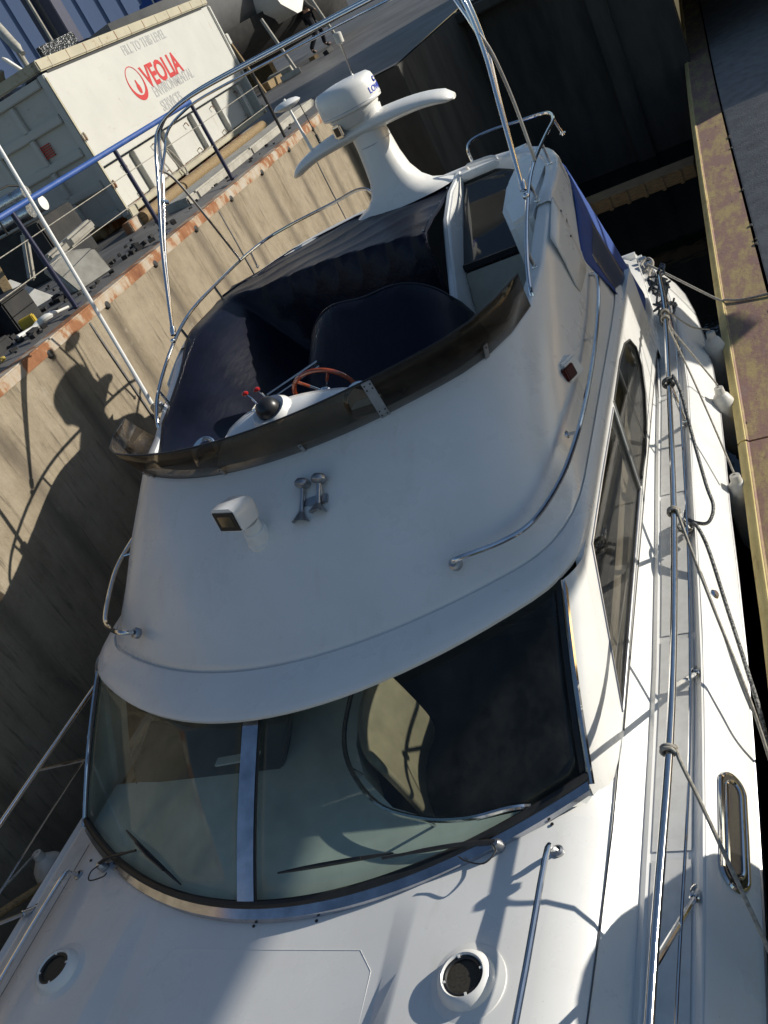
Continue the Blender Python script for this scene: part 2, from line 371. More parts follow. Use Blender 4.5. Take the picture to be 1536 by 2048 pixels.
def wall_grid(name, label, y0, y1, x, z0, z1, mat, ny, nz):
    b = B(); v = []; f = []
    for j in range(nz + 1):
        for i in range(ny + 1):
            v.append((x + random.uniform(-.006, .006), y0 + (y1 - y0) * i / ny, z0 + (z1 - z0) * j / nz))
    for j in range(nz):
        for i in range(ny): a = j * (ny + 1) + i; f.append((a, a + 1, a + ny + 2, a + ny + 1))
    b.add(v, f)
    b.add([(x - .6, y0, z0), (x - .6, y1, z0), (x - .6, y1, z1), (x - .6, y0, z1)], [(0, 1, 2, 3)])
    o = put(name, b, mat, at=(x, (y0 + y1) / 2, z0)); tag(o, label, 'wall'); return o
dw = wall_grid('dock_wall', 'tall sunlit concrete dock wall with brown stains, beside the yacht', -30, 13.0, WX, -4.2, Q - .13, 'wall', 90, 12)
DW = dw
b = B()                                     # rusty steel edge on top of the dock wall
b.box((WX - .08, -8.5, Q - .085), (.18, 43.0, .11)); cap = put('steel_edge', b, 'rustcap', dw, bevel=.012)
for y in [4.57 + .895 * k for k in range(-2, 10)]:
    h = B(); h.lathe([(.0, .012), (.022, .012), (.034, .004), (.034, -.02)], (WX + .008, y, Q - .125), (1, 0, 0), 10)
    put('drain_hole', h, 'rubber', dw)
for y in (1.9, 6.05, 8.7, 11.4):            # vertical casting joints
    h = B(); h.box((WX + .002, y, -1.9), (.012, .018, 4.55)); put('joint', h, 'groove', dw)
ew = B(); ew.box((-2.05, 13.2, -1.85), (.82, .40, 4.70)); ew.box((-1.70, 15.2, -1.85), (.12, 3.7, 4.70))
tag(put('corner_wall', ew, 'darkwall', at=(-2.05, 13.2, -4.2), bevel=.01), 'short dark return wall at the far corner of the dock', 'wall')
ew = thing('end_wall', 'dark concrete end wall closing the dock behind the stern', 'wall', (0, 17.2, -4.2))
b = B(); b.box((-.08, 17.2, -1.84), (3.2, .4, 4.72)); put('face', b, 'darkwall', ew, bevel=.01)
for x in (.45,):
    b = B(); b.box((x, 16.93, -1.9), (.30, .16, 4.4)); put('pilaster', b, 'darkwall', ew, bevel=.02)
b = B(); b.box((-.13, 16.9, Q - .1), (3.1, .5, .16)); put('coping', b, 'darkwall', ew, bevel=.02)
lg = B(); lg.box((-.4, 13.6, -2.42), (3.7, .42, .18))  # pale timber colour stands in for sunlight on this ledge
for i in range(15): lg.box((-2.0 + i * .25, 13.4, -2.43), (.06, .05, .2))
tag(put('pale_ledge', lg, 'timber', at=(.2, 13.6, -2.5), bevel=.01), 'ledge across the end of the dock, pale colour standing in for sunlight', 'beam')

# right hand pier: two steel edge beams with a yellow lip, concrete behind
EDGE = [(-30, 3.1), (1.13, 2.106), (3.39, 2.055), (4.18, 2.021), (5.32, 1.976), (7.95, 1.84), (14.52, 1.535), (23.64, 1.196), (66, -0.6)]
def ex(y): return smin(y, EDGE)
pier = thing('pier', 'low pier with flaking yellow steel edge along the right of the yacht', 'pier', (2.4, 5, PZ))
ys = [-30, -6, -1] + [0 + .6 * k for k in range(0, 36)] + [24, 30, 60]
def pier_strip(y0, y1, prof, name, mat):
    b = B(); rr = []
    yy = sorted({y0, y1, *[y for y in ys if y0 < y < y1]})
    for y in yy: rr.append([(ex(y) + dx, y, PZ + dz) for dx, dz in prof])
    b.loft(rr, ring=True); n = len(prof); o = len(b.v) - len(rr) * n
    b.f += [tuple(range(o, o + n)), tuple(reversed(range(o + (len(rr) - 1) * n, o + len(rr) * n)))]
    return put(name, b, mat, pier, sharp=40)
for y0, y1 in ((-30, 5.265), (5.285, 60)):
    pier_strip(y0, y1, [(.006, -.008), (.045, .010), (.055, -.002), (.37, -.004), (.37, -.09), (.012, -.09)], 'edge_beam', 'beam')
    pier_strip(y0, y1, [(-.012, -.14), (-.016, -.010), (.004, .008), (.036, .014), (.050, .004), (.046, -.006), (.004, -.010), (.002, -.14)], 'edge_lip', 'lip')
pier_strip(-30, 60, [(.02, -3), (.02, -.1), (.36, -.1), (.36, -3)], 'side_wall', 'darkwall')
pier_strip(-30, 60, [(.395, -.1), (.395, -.006), (.41, .004), (9.0, .03), (9.0, -3), (.395, -3)], 'deck_slab', 'pier_conc')
for k in range(26):
    y = random.uniform(3, 14); x = ex(y) + random.uniform(.38, .40)
    b = B(); b.ball((x, y, PZ + .003), random.uniform(.008, .02), 6, (1, 1.8, .5)); put('grit', b, 'ground_far', pier)

# guard fence on the left quay: blue rail and posts, two wires
fn = thing('guard_fence', 'blue painted pipe guard fence along the left quay edge', 'fence', (-2.7, 8, Q))
b = B(); b.tube([(-2.7, 2.5, Q + .86), (-2.7, 6, Q + .865), (-2.7, 9.46, Q + .875)], .026, 12); put('top_rail', b, 'bluepaint', fn)
for y in (4.5, 6.14, 7.8, 9.46):
    b = B(); b.tube([(-2.7, y, Q - .01), (-2.7, y, Q + .85)], .022, 12); b.box((-2.7, y, Q + .01), (.1, .1, .012)); put('post', b, 'navy', fn)
b = B(); b.tube([(-2.7, 11.12, Q - .01), (-2.7, 11.12, Q + .80)], .02, 10); put('post', b, 'dirtyblack', fn)
for z in (.635, .39):
    b = B(); b.tube([(-2.7, 2.5, Q + z), (-2.7, 6.14, Q + z - .01), (-2.7, 9.46, Q + z), (-2.7, 11.12, Q + z + .015)], .004, 6); put('wire', b, 'rope', fn)

# ------------------------------------------------------------------ the skip (roll-off container)
D = Vector((-.0497, .9988, 0)); S = Vector((-.9988, -.0497, 0)); UPV = Vector((0, 0, 1)); C0 = Vector((-4.47, 9.9, .60))
def ct(a, s, h): return C0 + D * a + S * s + UPV * (h * 1.03)      # along, inwards, up
CL, CW, CH = 5.05, 2.3, 1.88
ROTC = Matrix((D, S, UPV)).transposed()
def cbox(b, a0, a1, s0, s1, h0, h1): return b.box(ct((a0 + a1) / 2, (s0 + s1) / 2, (h0 + h1) / 2), (a1 - a0, s1 - s0, h1 - h0), ROTC)
sk = thing('waste_skip', 'large rusty white waste skip with red logo behind the blue fence', 'skip', tuple(ct(CL / 2, CW / 2, 0)))
b = B(); cbox(b, .05, CL, .0, .03, .60, 1.74); put('side_panel', b, 'skip', sk, bevel=.006)
b = B(); cbox(b, .09, CL - .05, .10, .13, .10, .60); put('lower_panel', b, 'skip', sk, bevel=.006)
for a in (.95, 1.9, 2.85, 3.8, 4.7):
    b = B(); cbox(b, a - .035, a + .035, .02, .10, .10, .598); put('gusset', b, 'skip', sk, bevel=.006)
b = B(); cbox(b, -.01, CL + .02, -.02, .07, .02, .10); put('bottom_rail', b, 'skip_rim', sk, bevel=.01)
b = B(); cbox(b, -.02, CL + .03, -.03, .07, 1.745, 1.87); put('top_rail', b, 'skip_rim', sk, bevel=.015)
b = B(); cbox(b, .12, CL - .25, -.006, .0, 1.712, 1.738); put('fill_line', b, 'rubber', sk)
for a in [.25 + .42 * k for k in range(12)]:
    b = B(); cbox(b, a, a + .012, -.034, -.028, 1.75, 1.86); put('rim_seam', b, 'rustcap', sk)
b = B(); cbox(b, -.02, .05, -.025, .08, .0, 1.745); put('corner_post', b, 'skip', sk, bevel=.012)
b = B(); cbox(b, -.012, .02, -.029, -.02, .05, 1.7); put('post_edge', b, 'skip_rim', sk)
b = B(); cbox(b, CL - .02, CL + .05, -.03, .08, .02, 1.745); put('corner_post', b, 'skip', sk, bevel=.012)
b = B(); cbox(b, CL + .03, CL + .13, -.05, .06, 1.12, 1.28); put('hinge', b, 'skip', sk, bevel=.01)
b = B(); cbox(b, CL + .02, CL + .10, -.05, .06, .02, .16); put('hinge', b, 'skip_rim', sk, bevel=.01)
# end face with stiffeners
b = B(); cbox(b, .03, .06, .06, CW, .06, 1.74); put('end_panel', b, 'skip', sk, bevel=.006)
for h in (.10, .46, .86, 1.26, 1.66):
    b = B(); cbox(b, -.03, .03, .085, CW, h - .05, h + .05); put('end_stiffener', b, 'skip', sk, bevel=.012)
for s in (.62, 1.18, 1.74):
    b = B(); cbox(b, -.018, .03, s - .04, s + .04, .12, 1.62); put('end_post', b, 'skip', sk, bevel=.01)
b = B(); cbox(b, -.02, .06, -.02, CW + .02, 1.745, 1.87); put('end_rim', b, 'skip_rim', sk, bevel=.015)
b = B(); cbox(b, .05, CL, CW - .04, CW, .06, 1.87); put('far_panel', b, 'skip', sk)
b = B(); cbox(b, CL - .03, CL, .05, CW, .06, 1.86); put('tail_panel', b, 'skip', sk)
b = B(); cbox(b, .06, CL - .04, .14, CW - .05, .06, .10); put('floor', b, 'rustcap', sk)
for (h, s) in ((.98, -.03), (.40, -.03)):
    b = B(); b.box(ct(.02, s, h), (.09, .03, .07), ROTC); b.tube([ct(.02, s - .02, h - .05), ct(.02, s - .02, h + .05)], .014, 8); put('latch', b, 'rustcap', sk, bevel=.006)
b = B(); b.prism([ct(.0, -.05, .10), ct(.16, -.05, .10), ct(.16, -.05, -.02), ct(.08, -.05, -.09), ct(-.02, -.05, -.06)], S * .10); put('lug', b, 'skip_rim', sk, bevel=.01)
for s in (.45, 1.9):
    b = B(); b.lathe([(0, 0), (.085, 0), (.085, .28), (0, .28)], ct(-.02, s, -.0), tuple(S), 20); put('roller', b, 'timber', sk, bevel=.006)
b = B(); cbox(b, .2, CL, .55, .68, -.085, .02); cbox(b, .2, CL, 1.6, 1.73, -.085, .02); put('runner', b, 'rustcap', sk, bevel=.01)
for a in (.6, 1.5, 2.6, 3.6, 4.6):                          # small hooks along the side
    for h, k in ((.52, .04), (.16, .03)):
        b = B(); b.tube([ct(a, .09, h), ct(a, .05, h + .01), ct(a + .02, .045, h - k), ct(a + .035, .05, h - k)], .007, 6, 3); put('hook', b, 'rustcap', sk)
# lettering
def on_side(a0, h0): return lambda u, v, d: ct(a0 + u, -.002 - d, h0 + v)
put('lettering', text_mesh('FILL TO THIS LEVEL', .17, on_side(1.93, 1.56), .92), 'ink_grey', sk, smooth=False)
put('lettering', text_mesh('VEOLIA', .375, on_side(2.08, 1.11), .93, off=.03), 'ink_red', sk, smooth=False)
put('lettering', text_mesh('ENVIRONMENTAL', .195, on_side(2.12, .975), .84), 'ink_grey', sk, smooth=False)
put('lettering', text_mesh('SERVICES', .195, on_side(2.12, .785), .84), 'ink_grey', sk, smooth=False)
lc = Vector((1.83, 1.225, 0)); b = B()                      # ring with heavy crescent foot and a drop
ro, n = .215, 40; ring = []
for k in range(n):
    a = 2 * math.pi * k / n; ring.append((lc.x + ro * math.cos(a), lc.y + ro * math.sin(a), lc.x + ro * .86 * math.cos(a), lc.y + .028 + ro * .82 * math.sin(a)))
v = [ct(p[0], -.0035, p[1]) for p in ring] + [ct(p[2], -.0035, p[3]) for p in ring]
b.add(v, [(k, (k + 1) % n, n + (k + 1) % n, n + k) for k in range(n)])
drop = [(lc.x + .045 * math.sin(t) * (1 if abs(t) < 2 else .8), lc.y - .06 - .07 * math.cos(t) + (.035 if abs(t) > 2.6 else 0)) for t in [-math.pi + 2 * math.pi * k / 16 for k in range(16)]]
b.add([ct(x, -.0035, y) for x, y in drop], [tuple(range(16))])
put('logo', b, 'ink_red', sk, smooth=False)
for k in range(6):                                          # small red warning text on the end face
    b = B(); cbox(b, -.0035, -.002 + .03, .44 + .0, .44 + random.uniform(.16, .24), 1.10 - .026 * k, 1.112 - .026 * k)
    put('warning_text', b, 'ink_red', sk)
# rubbish in the skip
def crumple(c, r, sc, seed, n=14):
    rnd = random.Random(seed); b = B(); b.ball(c, r, n, sc)
    b.v = [tuple(Vector(c) + (Vector(p) - Vector(c)) * rnd.uniform(.82, 1.16)) for p in b.v]; return b
bags = [(.75, .45, 1.72, .30, 'black bin bag slumped over the near rim of the skip'), (1.35, .6, 1.74, .34, 'shiny black bin bag in the middle of the skip, beside a grey one'),
        (1.9, .5, 1.76, .30, 'torn black bin bag in the skip, below the dark board'), (.25, 1.7, 1.66, .34, 'big black bin bag at the far near corner of the skip'), (.9, 1.3, 1.66, .36, 'black bin bag beside the white board in the skip')]
for k, (a, s, h, r, lab) in enumerate(bags):
    o = put('rubbish_bag', crumple(ct(a, s, h), r, (1.1, 1, .62), k), 'bag', at=tuple(ct(a, s, h - .15)), sharp=20); tag(o, lab, 'bag', 'bin bags piled in the skip')
b = B(); b.box(ct(.55, .62, 1.99), (.42, .03, .26), ROTC @ Matrix.Rotation(.5, 3, 'Z') @ Matrix.Rotation(-.5, 3, 'X')); tag(put('white_board', b, 'board', at=tuple(ct(.55, .62, 1.87)), bevel=.006), 'broken white panel sticking out of the skip', 'board')
b = B(); b.box(ct(.42, .95, 1.95), (.40, .05, .2), ROTC @ Matrix.Rotation(-.3, 3, 'Z') @ Matrix.Rotation(.7, 3, 'X')); tag(put('grey_panel', b, 'pale_conc', at=tuple(ct(.42, .95, 1.85)), bevel=.006), 'grey scrap panel leaning behind the white board in the skip', 'panel')
b = B(); b.box(ct(2.1, .9, 2.02), (.95, .06, .26), ROTC @ Matrix.Rotation(-.05, 3, 'Y')); tag(put('dark_board', b, 'bag', at=tuple(ct(2.1, .9, 1.89)), bevel=.006), 'long black board lying on the rubbish in the skip', 'board')
for k in range(4):
    b = B(); b.box(ct(.02 + .02 * k, 1.05, 1.70 - .06 * k), (.02, .22, .02), ROTC @ Matrix.Rotation(.25, 3, 'X')); tag(put('silver_strip', b, 'foil', at=tuple(ct(.02, 1.05, 1.7 - .06 * k))), ('top', 'second', 'third', 'lowest')[k] + ' of four bright metal strips hanging on the end of the skip', 'strip', 'metal strips hanging at the end of the skip')

# ------------------------------------------------------------------ clutter on the left quay
def yard(name, label, cat, mat, build, at, **k):
    b = B(); build(b); o = put(name, b, mat, at=at, **k); return tag(o, label, cat)
yard('concrete_kerb', 'long weathered concrete kerb between the skip and the dock edge', 'kerb', 'pale_conc', lambda b: b.prism([(-3.50, 9.2, Q - .02), (-3.05, 9.0, Q - .02), (-3.12, 13.4, Q - .02), (-3.62, 13.4, Q - .02)], (0, 0, .11)), (-3.3, 11, Q), bevel=.02)
yard('rail_beam', 'rusty steel beam lying under the side of the skip', 'beam', 'rustcap', lambda b: b.box((-4.12, 11.4, Q + .06), (.12, 4.6, .13), Matrix.Rotation(.05, 3, 'Z')), (-4.12, 11.4, Q), bevel=.01)
yard('scrap_pipe', 'dull brown pipe lying beside the skip', 'pipe', 'timber', lambda b: b.tube([(-3.92, 9.35, Q + .07), (-4.05, 13.4, Q + .07)], .07, 14), (-4.0, 11.3, Q))
yard('rope_hank', 'loose pale rope hank hung on the skip side hook', 'rope', 'rope', lambda b: b.tube([ct(1.55, -.03, .42), ct(1.58, -.05, .2), ct(1.66, -.06, .0), ct(1.72, -.06, .1), ct(1.62, -.04, .36), ct(1.55, -.03, .42)], .012, 6, 5), tuple(ct(1.6, -.05, -.05)))
yard('concrete_trestle', 'broken pale concrete trestle with splayed arms at the dock edge', 'trestle', 'pale_conc', lambda b: (
    b.prism([(-3.20, 6.85, Q - .01), (-3.0, 7.2, Q - .01), (-3.08, 7.25, Q + .24), (-3.32, 7.15, Q + .34), (-3.42, 6.95, Q + .28)], (-.16, .06, 0)),
    b.box((-3.45, 7.45, Q + .36), (.11, .62, .10), Matrix.Rotation(-.35, 3, 'Z') @ Matrix.Rotation(.12, 3, 'X')),
    b.box((-3.55, 6.95, Q + .45), (.07, .07, .42), Matrix.Rotation(.35, 3, 'Y') @ Matrix.Rotation(-.3, 3, 'X'))), (-3.2, 7.0, Q), bevel=.02)
yard('plastic_crate', 'dark crate standing against the broken concrete trestle', 'crate', 'dirtyblack', lambda b: (b.box((-3.55, 6.35, Q + .14), (.30, .36, .28)), b.box((-3.55, 6.35, Q + .29), (.36, .42, .03))), (-3.55, 6.35, Q), bevel=.015)
yard('timber_block', 'yellow ended timber block among the scrap on the quay', 'timber', 'yellowp', lambda b: b.box((-3.25, 6.15, Q + .05), (.14, .09, .10), Matrix.Rotation(.5, 3, 'Z')), (-3.25, 6.15, Q), bevel=.01)
yard('plank', 'splintered plank leaning over the scrap by the trestle', 'plank', 'timber', lambda b: b.box((-3.9, 6.85, Q + .3), (.09, .8, .03), Matrix.Rotation(.7, 3, 'Z') @ Matrix.Rotation(.5, 3, 'X')), (-3.9, 6.85, Q), bevel=.005)
yard('pale_offcut', 'triangular pale offcut of board beside the blue barrel', 'board', 'board', lambda b: b.prism([(-4.1, 6.7, Q + .02), (-3.75, 7.1, Q + .02), (-4.0, 7.0, Q + .34)], (.03, .03, 0)), (-4, 6.9, Q))
yard('rag', 'pale twisted rag lying at the dock edge', 'rag', 'board', lambda b: b.tube([(-3.05, 5.75, Q + .04), (-2.98, 5.95, Q + .03), (-2.90, 6.0, Q + .05), (-2.82, 6.2, Q + .02)], [.02, .035, .03, .012], 8, 4), (-2.95, 6.0, Q))
yard('yellow_strap', 'yellow strap lying on the dark quay near the dock edge', 'strap', 'yellowp', lambda b: b.tube([(-2.98, 5.05, Q + .015), (-2.93, 5.2, Q + .02), (-2.9, 5.35, Q + .012)], .018, 6, 4), (-2.93, 5.2, Q))
bl = thing('barrel', 'blue plastic barrel lying beside the quay scrap', 'barrel', (-3.75, 5.9, Q + .27))
b = B(); ax = Vector((.55, -.80, .22)).normalized()
b.lathe([(0, 0), (.24, 0), (.27, .02), (.27, .10), (.285, .12), (.27, .14), (.27, .42), (.285, .44), (.27, .46), (.27, .6), (.24, .62), (0, .62)], Vector((-4.0, 6.3, Q + .26)), ax, 28); put('body', b, 'barrel', bl)
b = B(); b.lathe([(0, .625), (.05, .625), (.05, .64), (0, .64)], Vector((-4.0, 6.3, Q + .26)) + Vector((.1, .05, .1)), ax, 14); put('bung', b, 'board', bl)
rk = thing('duct_stack', 'silver and white ducts stacked on dark crates before the skip', 'pipes', (-5.4, 8.8, Q))
b = B(); b.box((-5.4, 8.9, Q + .3), (1.6, .7, .6)); put('crate', b, 'dirtyblack', rk, bevel=.02)
for k, (y, z, m_) in enumerate(((8.7, .72, 'foil'), (8.95, .72, 'board'), (8.8, .9, 'foil'))):
    b = B(); b.tube([(-6.2, y - .12, Q + z), (-5.6, y, Q + z + .01), (-4.78, y + .1, Q + z)], .085, 16, 4); put('duct', b, m_, rk)
for x in (-5.9, -5.5, -5.05):
    b = B(); b.tube([(x, 8.55, Q + .62), (x + .03, 8.6, Q + 1.02), (x + .05, 9.1, Q + 1.0), (x, 9.1, Q + .62)], .012, 6, 3); put('strap', b, 'rubber', rk)
yard('dark_pallet', 'dark timber pallet lying on the quay behind the fence', 'pallet', 'dirtyblack', lambda b: ([b.box((-3.6 + .0, 4.9 + .16 * k, Q + .09), (.9, .11, .02)) for k in range(6)], [b.box((-4.0 + .4 * k, 5.3, Q + .04), (.08, .95, .08)) for k in range(3)]), (-3.6, 5.3, Q), bevel=.004)
for k in range(46):                                         # scraps of broken stuff, one heap
    pass
sc = B()
for k in range(150):
    x, y = random.uniform(-4.6, -2.8), random.uniform(4.6, 8.2)
    s = random.uniform(.015, .06); sc.box((x, y, Q + s * .4), (s * random.uniform(.6, 2.6), s, s * .7), Matrix.Rotation(random.uniform(0, 3), 3, 'Z') @ Matrix.Rotation(random.uniform(-.3, .3), 3, 'X'))
for k in range(60):
    a = random.uniform(.2, 5); p = Vector((random.uniform(-3.9, -2.75), random.uniform(8, 13), Q)); s = random.uniform(.01, .035)
    sc.box((p.x, p.y, Q + s * .4), (s * 1.5, s, s * .7), Matrix.Rotation(random.uniform(0, 3), 3, 'Z'))
tag(put('debris', sc, 'dirtyblack', at=(-3.5, 7, Q), smooth=False), 'scattered dark scraps and grit on the quay', 'debris', kind='stuff')

# ------------------------------------------------------------------ the yard behind
lift = thing('boat_lift', 'tall navy blue boat lift leg rising behind the skip', 'boat lift', (-13.0, 24.5, Q + .1))
for dx in (-.30, .22):
    b = B(); b.box((-14.35 + dx, 25.4, 4.6), (.34, .5, 8.6)); put('leg', b, 'navy', lift, bevel=.02)
b = B(); b.tube([(-14.42, 24.9, 1), (-14.42, 24.9, 9)], .045, 8); put('cable', b, 'pale_conc', lift)
b = B(); b.box((-14.35, 27, 1.0), (.5, 5.4, .55)); put('base_beam', b, 'navy', lift, bevel=.03)
for y in (24.8, 29.0):
    b = B(); b.lathe([(0, -.2), (.42, -.2), (.5, -.12), (.5, .12), (.42, .2), (0, .2)], (-14.35, y, Q + .58), (1, 0, 0), 28); put('wheel', b, 'rubber', lift)
mast = thing('light_boom', 'pale grey boom slanting over the far end of the skip', 'boom', (-12.4, 19, Q))
b = B(); b.tube([(-10.6, 18.2, 3.6), (-11.0, 18.6, 3.95), (-12.6, 20.5, 4.95)], [.05, .10, .11, .11], 12, 3); put('spar', b, 'pale_conc', mast)
b = B(); b.tube([(-10.9, 18.5, Q), (-10.9, 18.5, 3.9)], .06, 10); put('post', b, 'pale_conc', mast)
gb = thing('fishing_boat', 'blurred grey boat hull standing beyond the near end of the skip', 'boat', (-12.5, 19.0, Q))
def simple_hull(b, c, L, Bm, H, sheer=.25, rot=0.0, keel=.0):
    q = Matrix.Rotation(rot, 3, 'Z'); rings = []
    for i in range(13):
        t = i / 12; wd = Bm / 2 * max(.03, (1 - abs(2 * t - .85) ** 2.6 / (1.15 ** 2.6 if t > .4 else .85 ** 2.6 * 2.2))); sh = H + sheer * (2 * t - .8) ** 2
        rings.append([Vector(c) + q @ Vector((wd * math.copysign(abs(s) ** .8, s), (t - .5) * L, h)) for s, h in ((-1, sh), (-.95, H * .6), (-.7, H * .25), (-.08, -keel), (.08, -keel), (.7, H * .25), (.95, H * .6), (1, sh))])
    b.loft(rings); b.f.append(tuple(range(len(b.v) - 8, len(b.v)))); b.f.append(tuple(reversed(range(len(b.v) - 104, len(b.v) - 96))))
    for i in range(12): o = len(b.v) - 104 + i * 8; b.f.append((o, o + 8, o + 15, o + 7))
b = B(); simple_hull(b, (-14.2, 19.0, Q + 1.5), 6.0, 2.2, 2.0, rot=.25); put('hull', b, 'greyhull', gb, sharp=50)
for y in (17.6, 20.4):
    b = B(); b.box((-14.1, y, Q + .75), (.9, .25, 1.5)); put('support', b, 'timber', gb, bevel=.02)
mb = thing('motorboat', 'white motorboat with a dark blue canopy above the skip rim', 'boat', (-11.0, 26, Q))
b = B(); simple_hull(b, (-11.0, 27.0, Q + 1.25), 7.0, 2.5, 1.5, rot=1.2); put('hull', b, 'grp', mb, sharp=50)
b = B(); b.box((-11.3, 26.7, Q + 3.15), (2.3, 1.7, .75), Matrix.Rotation(1.2 - 1.57, 3, 'Z'), taper=.75); put('canopy', b, 'canvas', mb, bevel=.12)
b = B(); b.box((-9.9, 26.5, Q + 2.95), (.9, 1.5, .5), Matrix.Rotation(1.2 - 1.57, 3, 'Z'), taper=.6); put('cabin', b, 'grp', mb, bevel=.08)
b = B(); b.tube([(-11.6, 26, Q + 2.8), (-11.6, 26, Q + 5.2)], .03, 8); put('mast', b, 'dullsteel', mb)
b = B(); b.tube([(-9.0, 25.6, Q + 2.75), (-9.2, 25.5, Q + 3.35), (-10.0, 25.4, Q + 3.4), (-10.4, 25.4, Q + 2.85)], .02, 8, 4); put('rail', b, 'steel', mb)
for y in (26, 28):
    b = B(); b.box((-11, y, Q + .62), (1.6, .3, 1.24)); put('support', b, 'timber', mb)
sb = thing('sailing_boat', 'grey hulled boat with dark underside shored up with props', 'boat', (-9.2, 24, Q))
b = B(); simple_hull(b, (-9.6, 26.2, Q + 1.15), 9.5, 3.0, 1.7, rot=-.35); put('hull', b, 'greyhull', sb, sharp=50)
b = B(); simple_hull(b, (-9.6, 26.2, Q + .95), 8.8, 2.75, .75, 0, rot=-.35, keel=.35); put('keel', b, 'dirtyblack', sb, sharp=50)
b = B(); b.box((-7.0, 23.6, Q + 2.3), (.9, .06, .7), Matrix.Rotation(.3, 3, 'Z')); put('name_board', b, 'grp', sb, bevel=.01)
for k, (x, y) in enumerate(((-7.6, 23.0), (-8.3, 22.3), (-7.2, 25.4), (-10.8, 23.6), (-9.4, 22.2))):
    b = B(); b.tube([(x + .35, y - .2, Q), (x, y, Q + 1.5)], .045, 8); b.box((x + .35, y - .2, Q + .03), (.35, .35, .05)); put('prop', b, ('pale_conc', 'timber')[k % 2], sb)
for x, y, k, z_, lab in ((-7.9, 22.6, .22, 0, 'squared timber block beside the prop nearest the skip'), (-7.2, 22.2, .16, 1, 'pale concrete block on the open side of the shored boat'), (-8.9, 21.6, .2, 0, 'long timber baulk under the near bow of the shored boat'),
                         (-6.8, 24.0, .14, 2, 'small black block out towards the walking person'), (-8.4, 24.4, .24, 1, 'large concrete block deep under the grey hull'), (-9.4, 23.0, .18, 2, 'black painted block behind the end of the skip'), (-7.6, 24.9, .13, 0, 'short timber offcut at the far prop of the shored boat')):
    b = B(); b.box((x, y, Q + .1 + k * .4), (k * 3.2, k, k * .8), Matrix.Rotation(x * 3, 3, 'Z') @ Matrix.Rotation(.1 * z_, 3, 'X'))
    tag(put('shoring_block', b, ('timber', 'pale_conc', 'dirtyblack')[z_], at=(x, y, Q), bevel=.008), lab, 'block', 'shoring blocks under the grey boat')
ws_ = thing('shade_block', 'unseen dark workshop standing behind the end of the dock', 'building', (6.2, 21.2, Q + .05))  # building out of view, added only to shade the far dock walls
b = B(); b.box((6.2, 21.2, Q + 1.9), (7.4, 3.4, 3.8)); put('wall', b, 'greyhull', ws_)
b = B(); b.prism([(2.4, 19.4, Q + 3.8), (2.4, 23.0, Q + 3.8), (2.4, 21.2, Q + 4.0)], (7.6, 0, 0)); put('roof', b, 'navy', ws_, smooth=False)
M['slate'] = pm('slate_blue_cladding', (.095, .145, .27), .75, col2=(.08, .125, .24), scale=.3, stretch=(1, 1, .2))
sh = thing('boat_shed', 'huge slate blue clad boat shed filling the background behind the skip', 'building', (-50, 58, Q + .3))
u_ = Vector((.66, .75, 0)).normalized(); n_ = Vector((.75, -.66, 0)).normalized(); c_ = Vector((-44, 63, Q))
b = B(); b.prism([c_ - u_ * 34 + Vector((0, 0, -.2)), c_ + u_ * 17 + Vector((0, 0, -.2)), c_ + u_ * 17 + Vector((0, 0, 17)), c_ - u_ * 34 + Vector((0, 0, 17))], -n_ * 20); put('wall', b, 'slate', sh, smooth=False)
b = B(); b.prism([c_ - u_ * 34.5 + n_ * .4 + Vector((0, 0, 17)), c_ + u_ * 17.5 + n_ * .4 + Vector((0, 0, 17)), c_ + u_ * 17.5 + n_ * .4 + Vector((0, 0, 17.6)), c_ - u_ * 34.5 + n_ * .4 + Vector((0, 0, 17.6))], -n_ * 21); put('roof', b, 'greyhull', sh, smooth=False)
for k in range(34):
    p = c_ - u_ * (33 - 1.5 * k); b = B(); b.box(p + n_ * .05 + Vector((0, 0, 8.4)), (.12, .10, 17.0), Matrix((u_, n_, Vector((0, 0, 1)))).transposed()); put('cladding_rib', b, 'slate', sh)
b = B(); b.box(c_ - u_ * 4 + n_ * .06 + Vector((0, 0, 2.6)), (6, .12, 5.2), Matrix((u_, n_, Vector((0, 0, 1)))).transposed()); put('door', b, 'greyhull', sh)

# ------------------------------------------------------------------ the yacht (bow towards the camera, x to port, y aft)
from mathutils.geometry import tessellate_polygon
YA = thing('motor_yacht', 'white flybridge motor yacht lying in the narrow dock', 'yacht', (0, 2.6, WZ))
XR = [(-3.4, .04), (-3.2, .30), (-2.7, .80), (-2.0, 1.24), (-1.0, 1.62), (0, 1.83), (.9, 1.93), (1.8, 1.96), (2.9, 1.955), (3.74, 1.935), (4.4, 1.90), (6.1, 1.83), (7.3, 1.69), (8.1, 1.52), (8.6, 1.30)]
def xr(y): return smin(y, XR)
def sheer(y): return .28 * max(0, (1.0 - y) / 4.4) ** 1.6
def xg(y): return max(.02, xr(y) - .135 * min(1, xr(y) / 1.2))
YS = [-3.4, -3.32, -3.2, -3.0, -2.7, -2.3, -1.8, -1.2, -.6, 0, .5, .9, 1.3, 1.7, 2.1, 2.5, 2.9, 3.4, 4.0, 4.6, 5.2, 5.8, 6.4, 7.0, 7.5, 7.9, 8.2, 8.45, 8.6]
hb = B(); rings = []
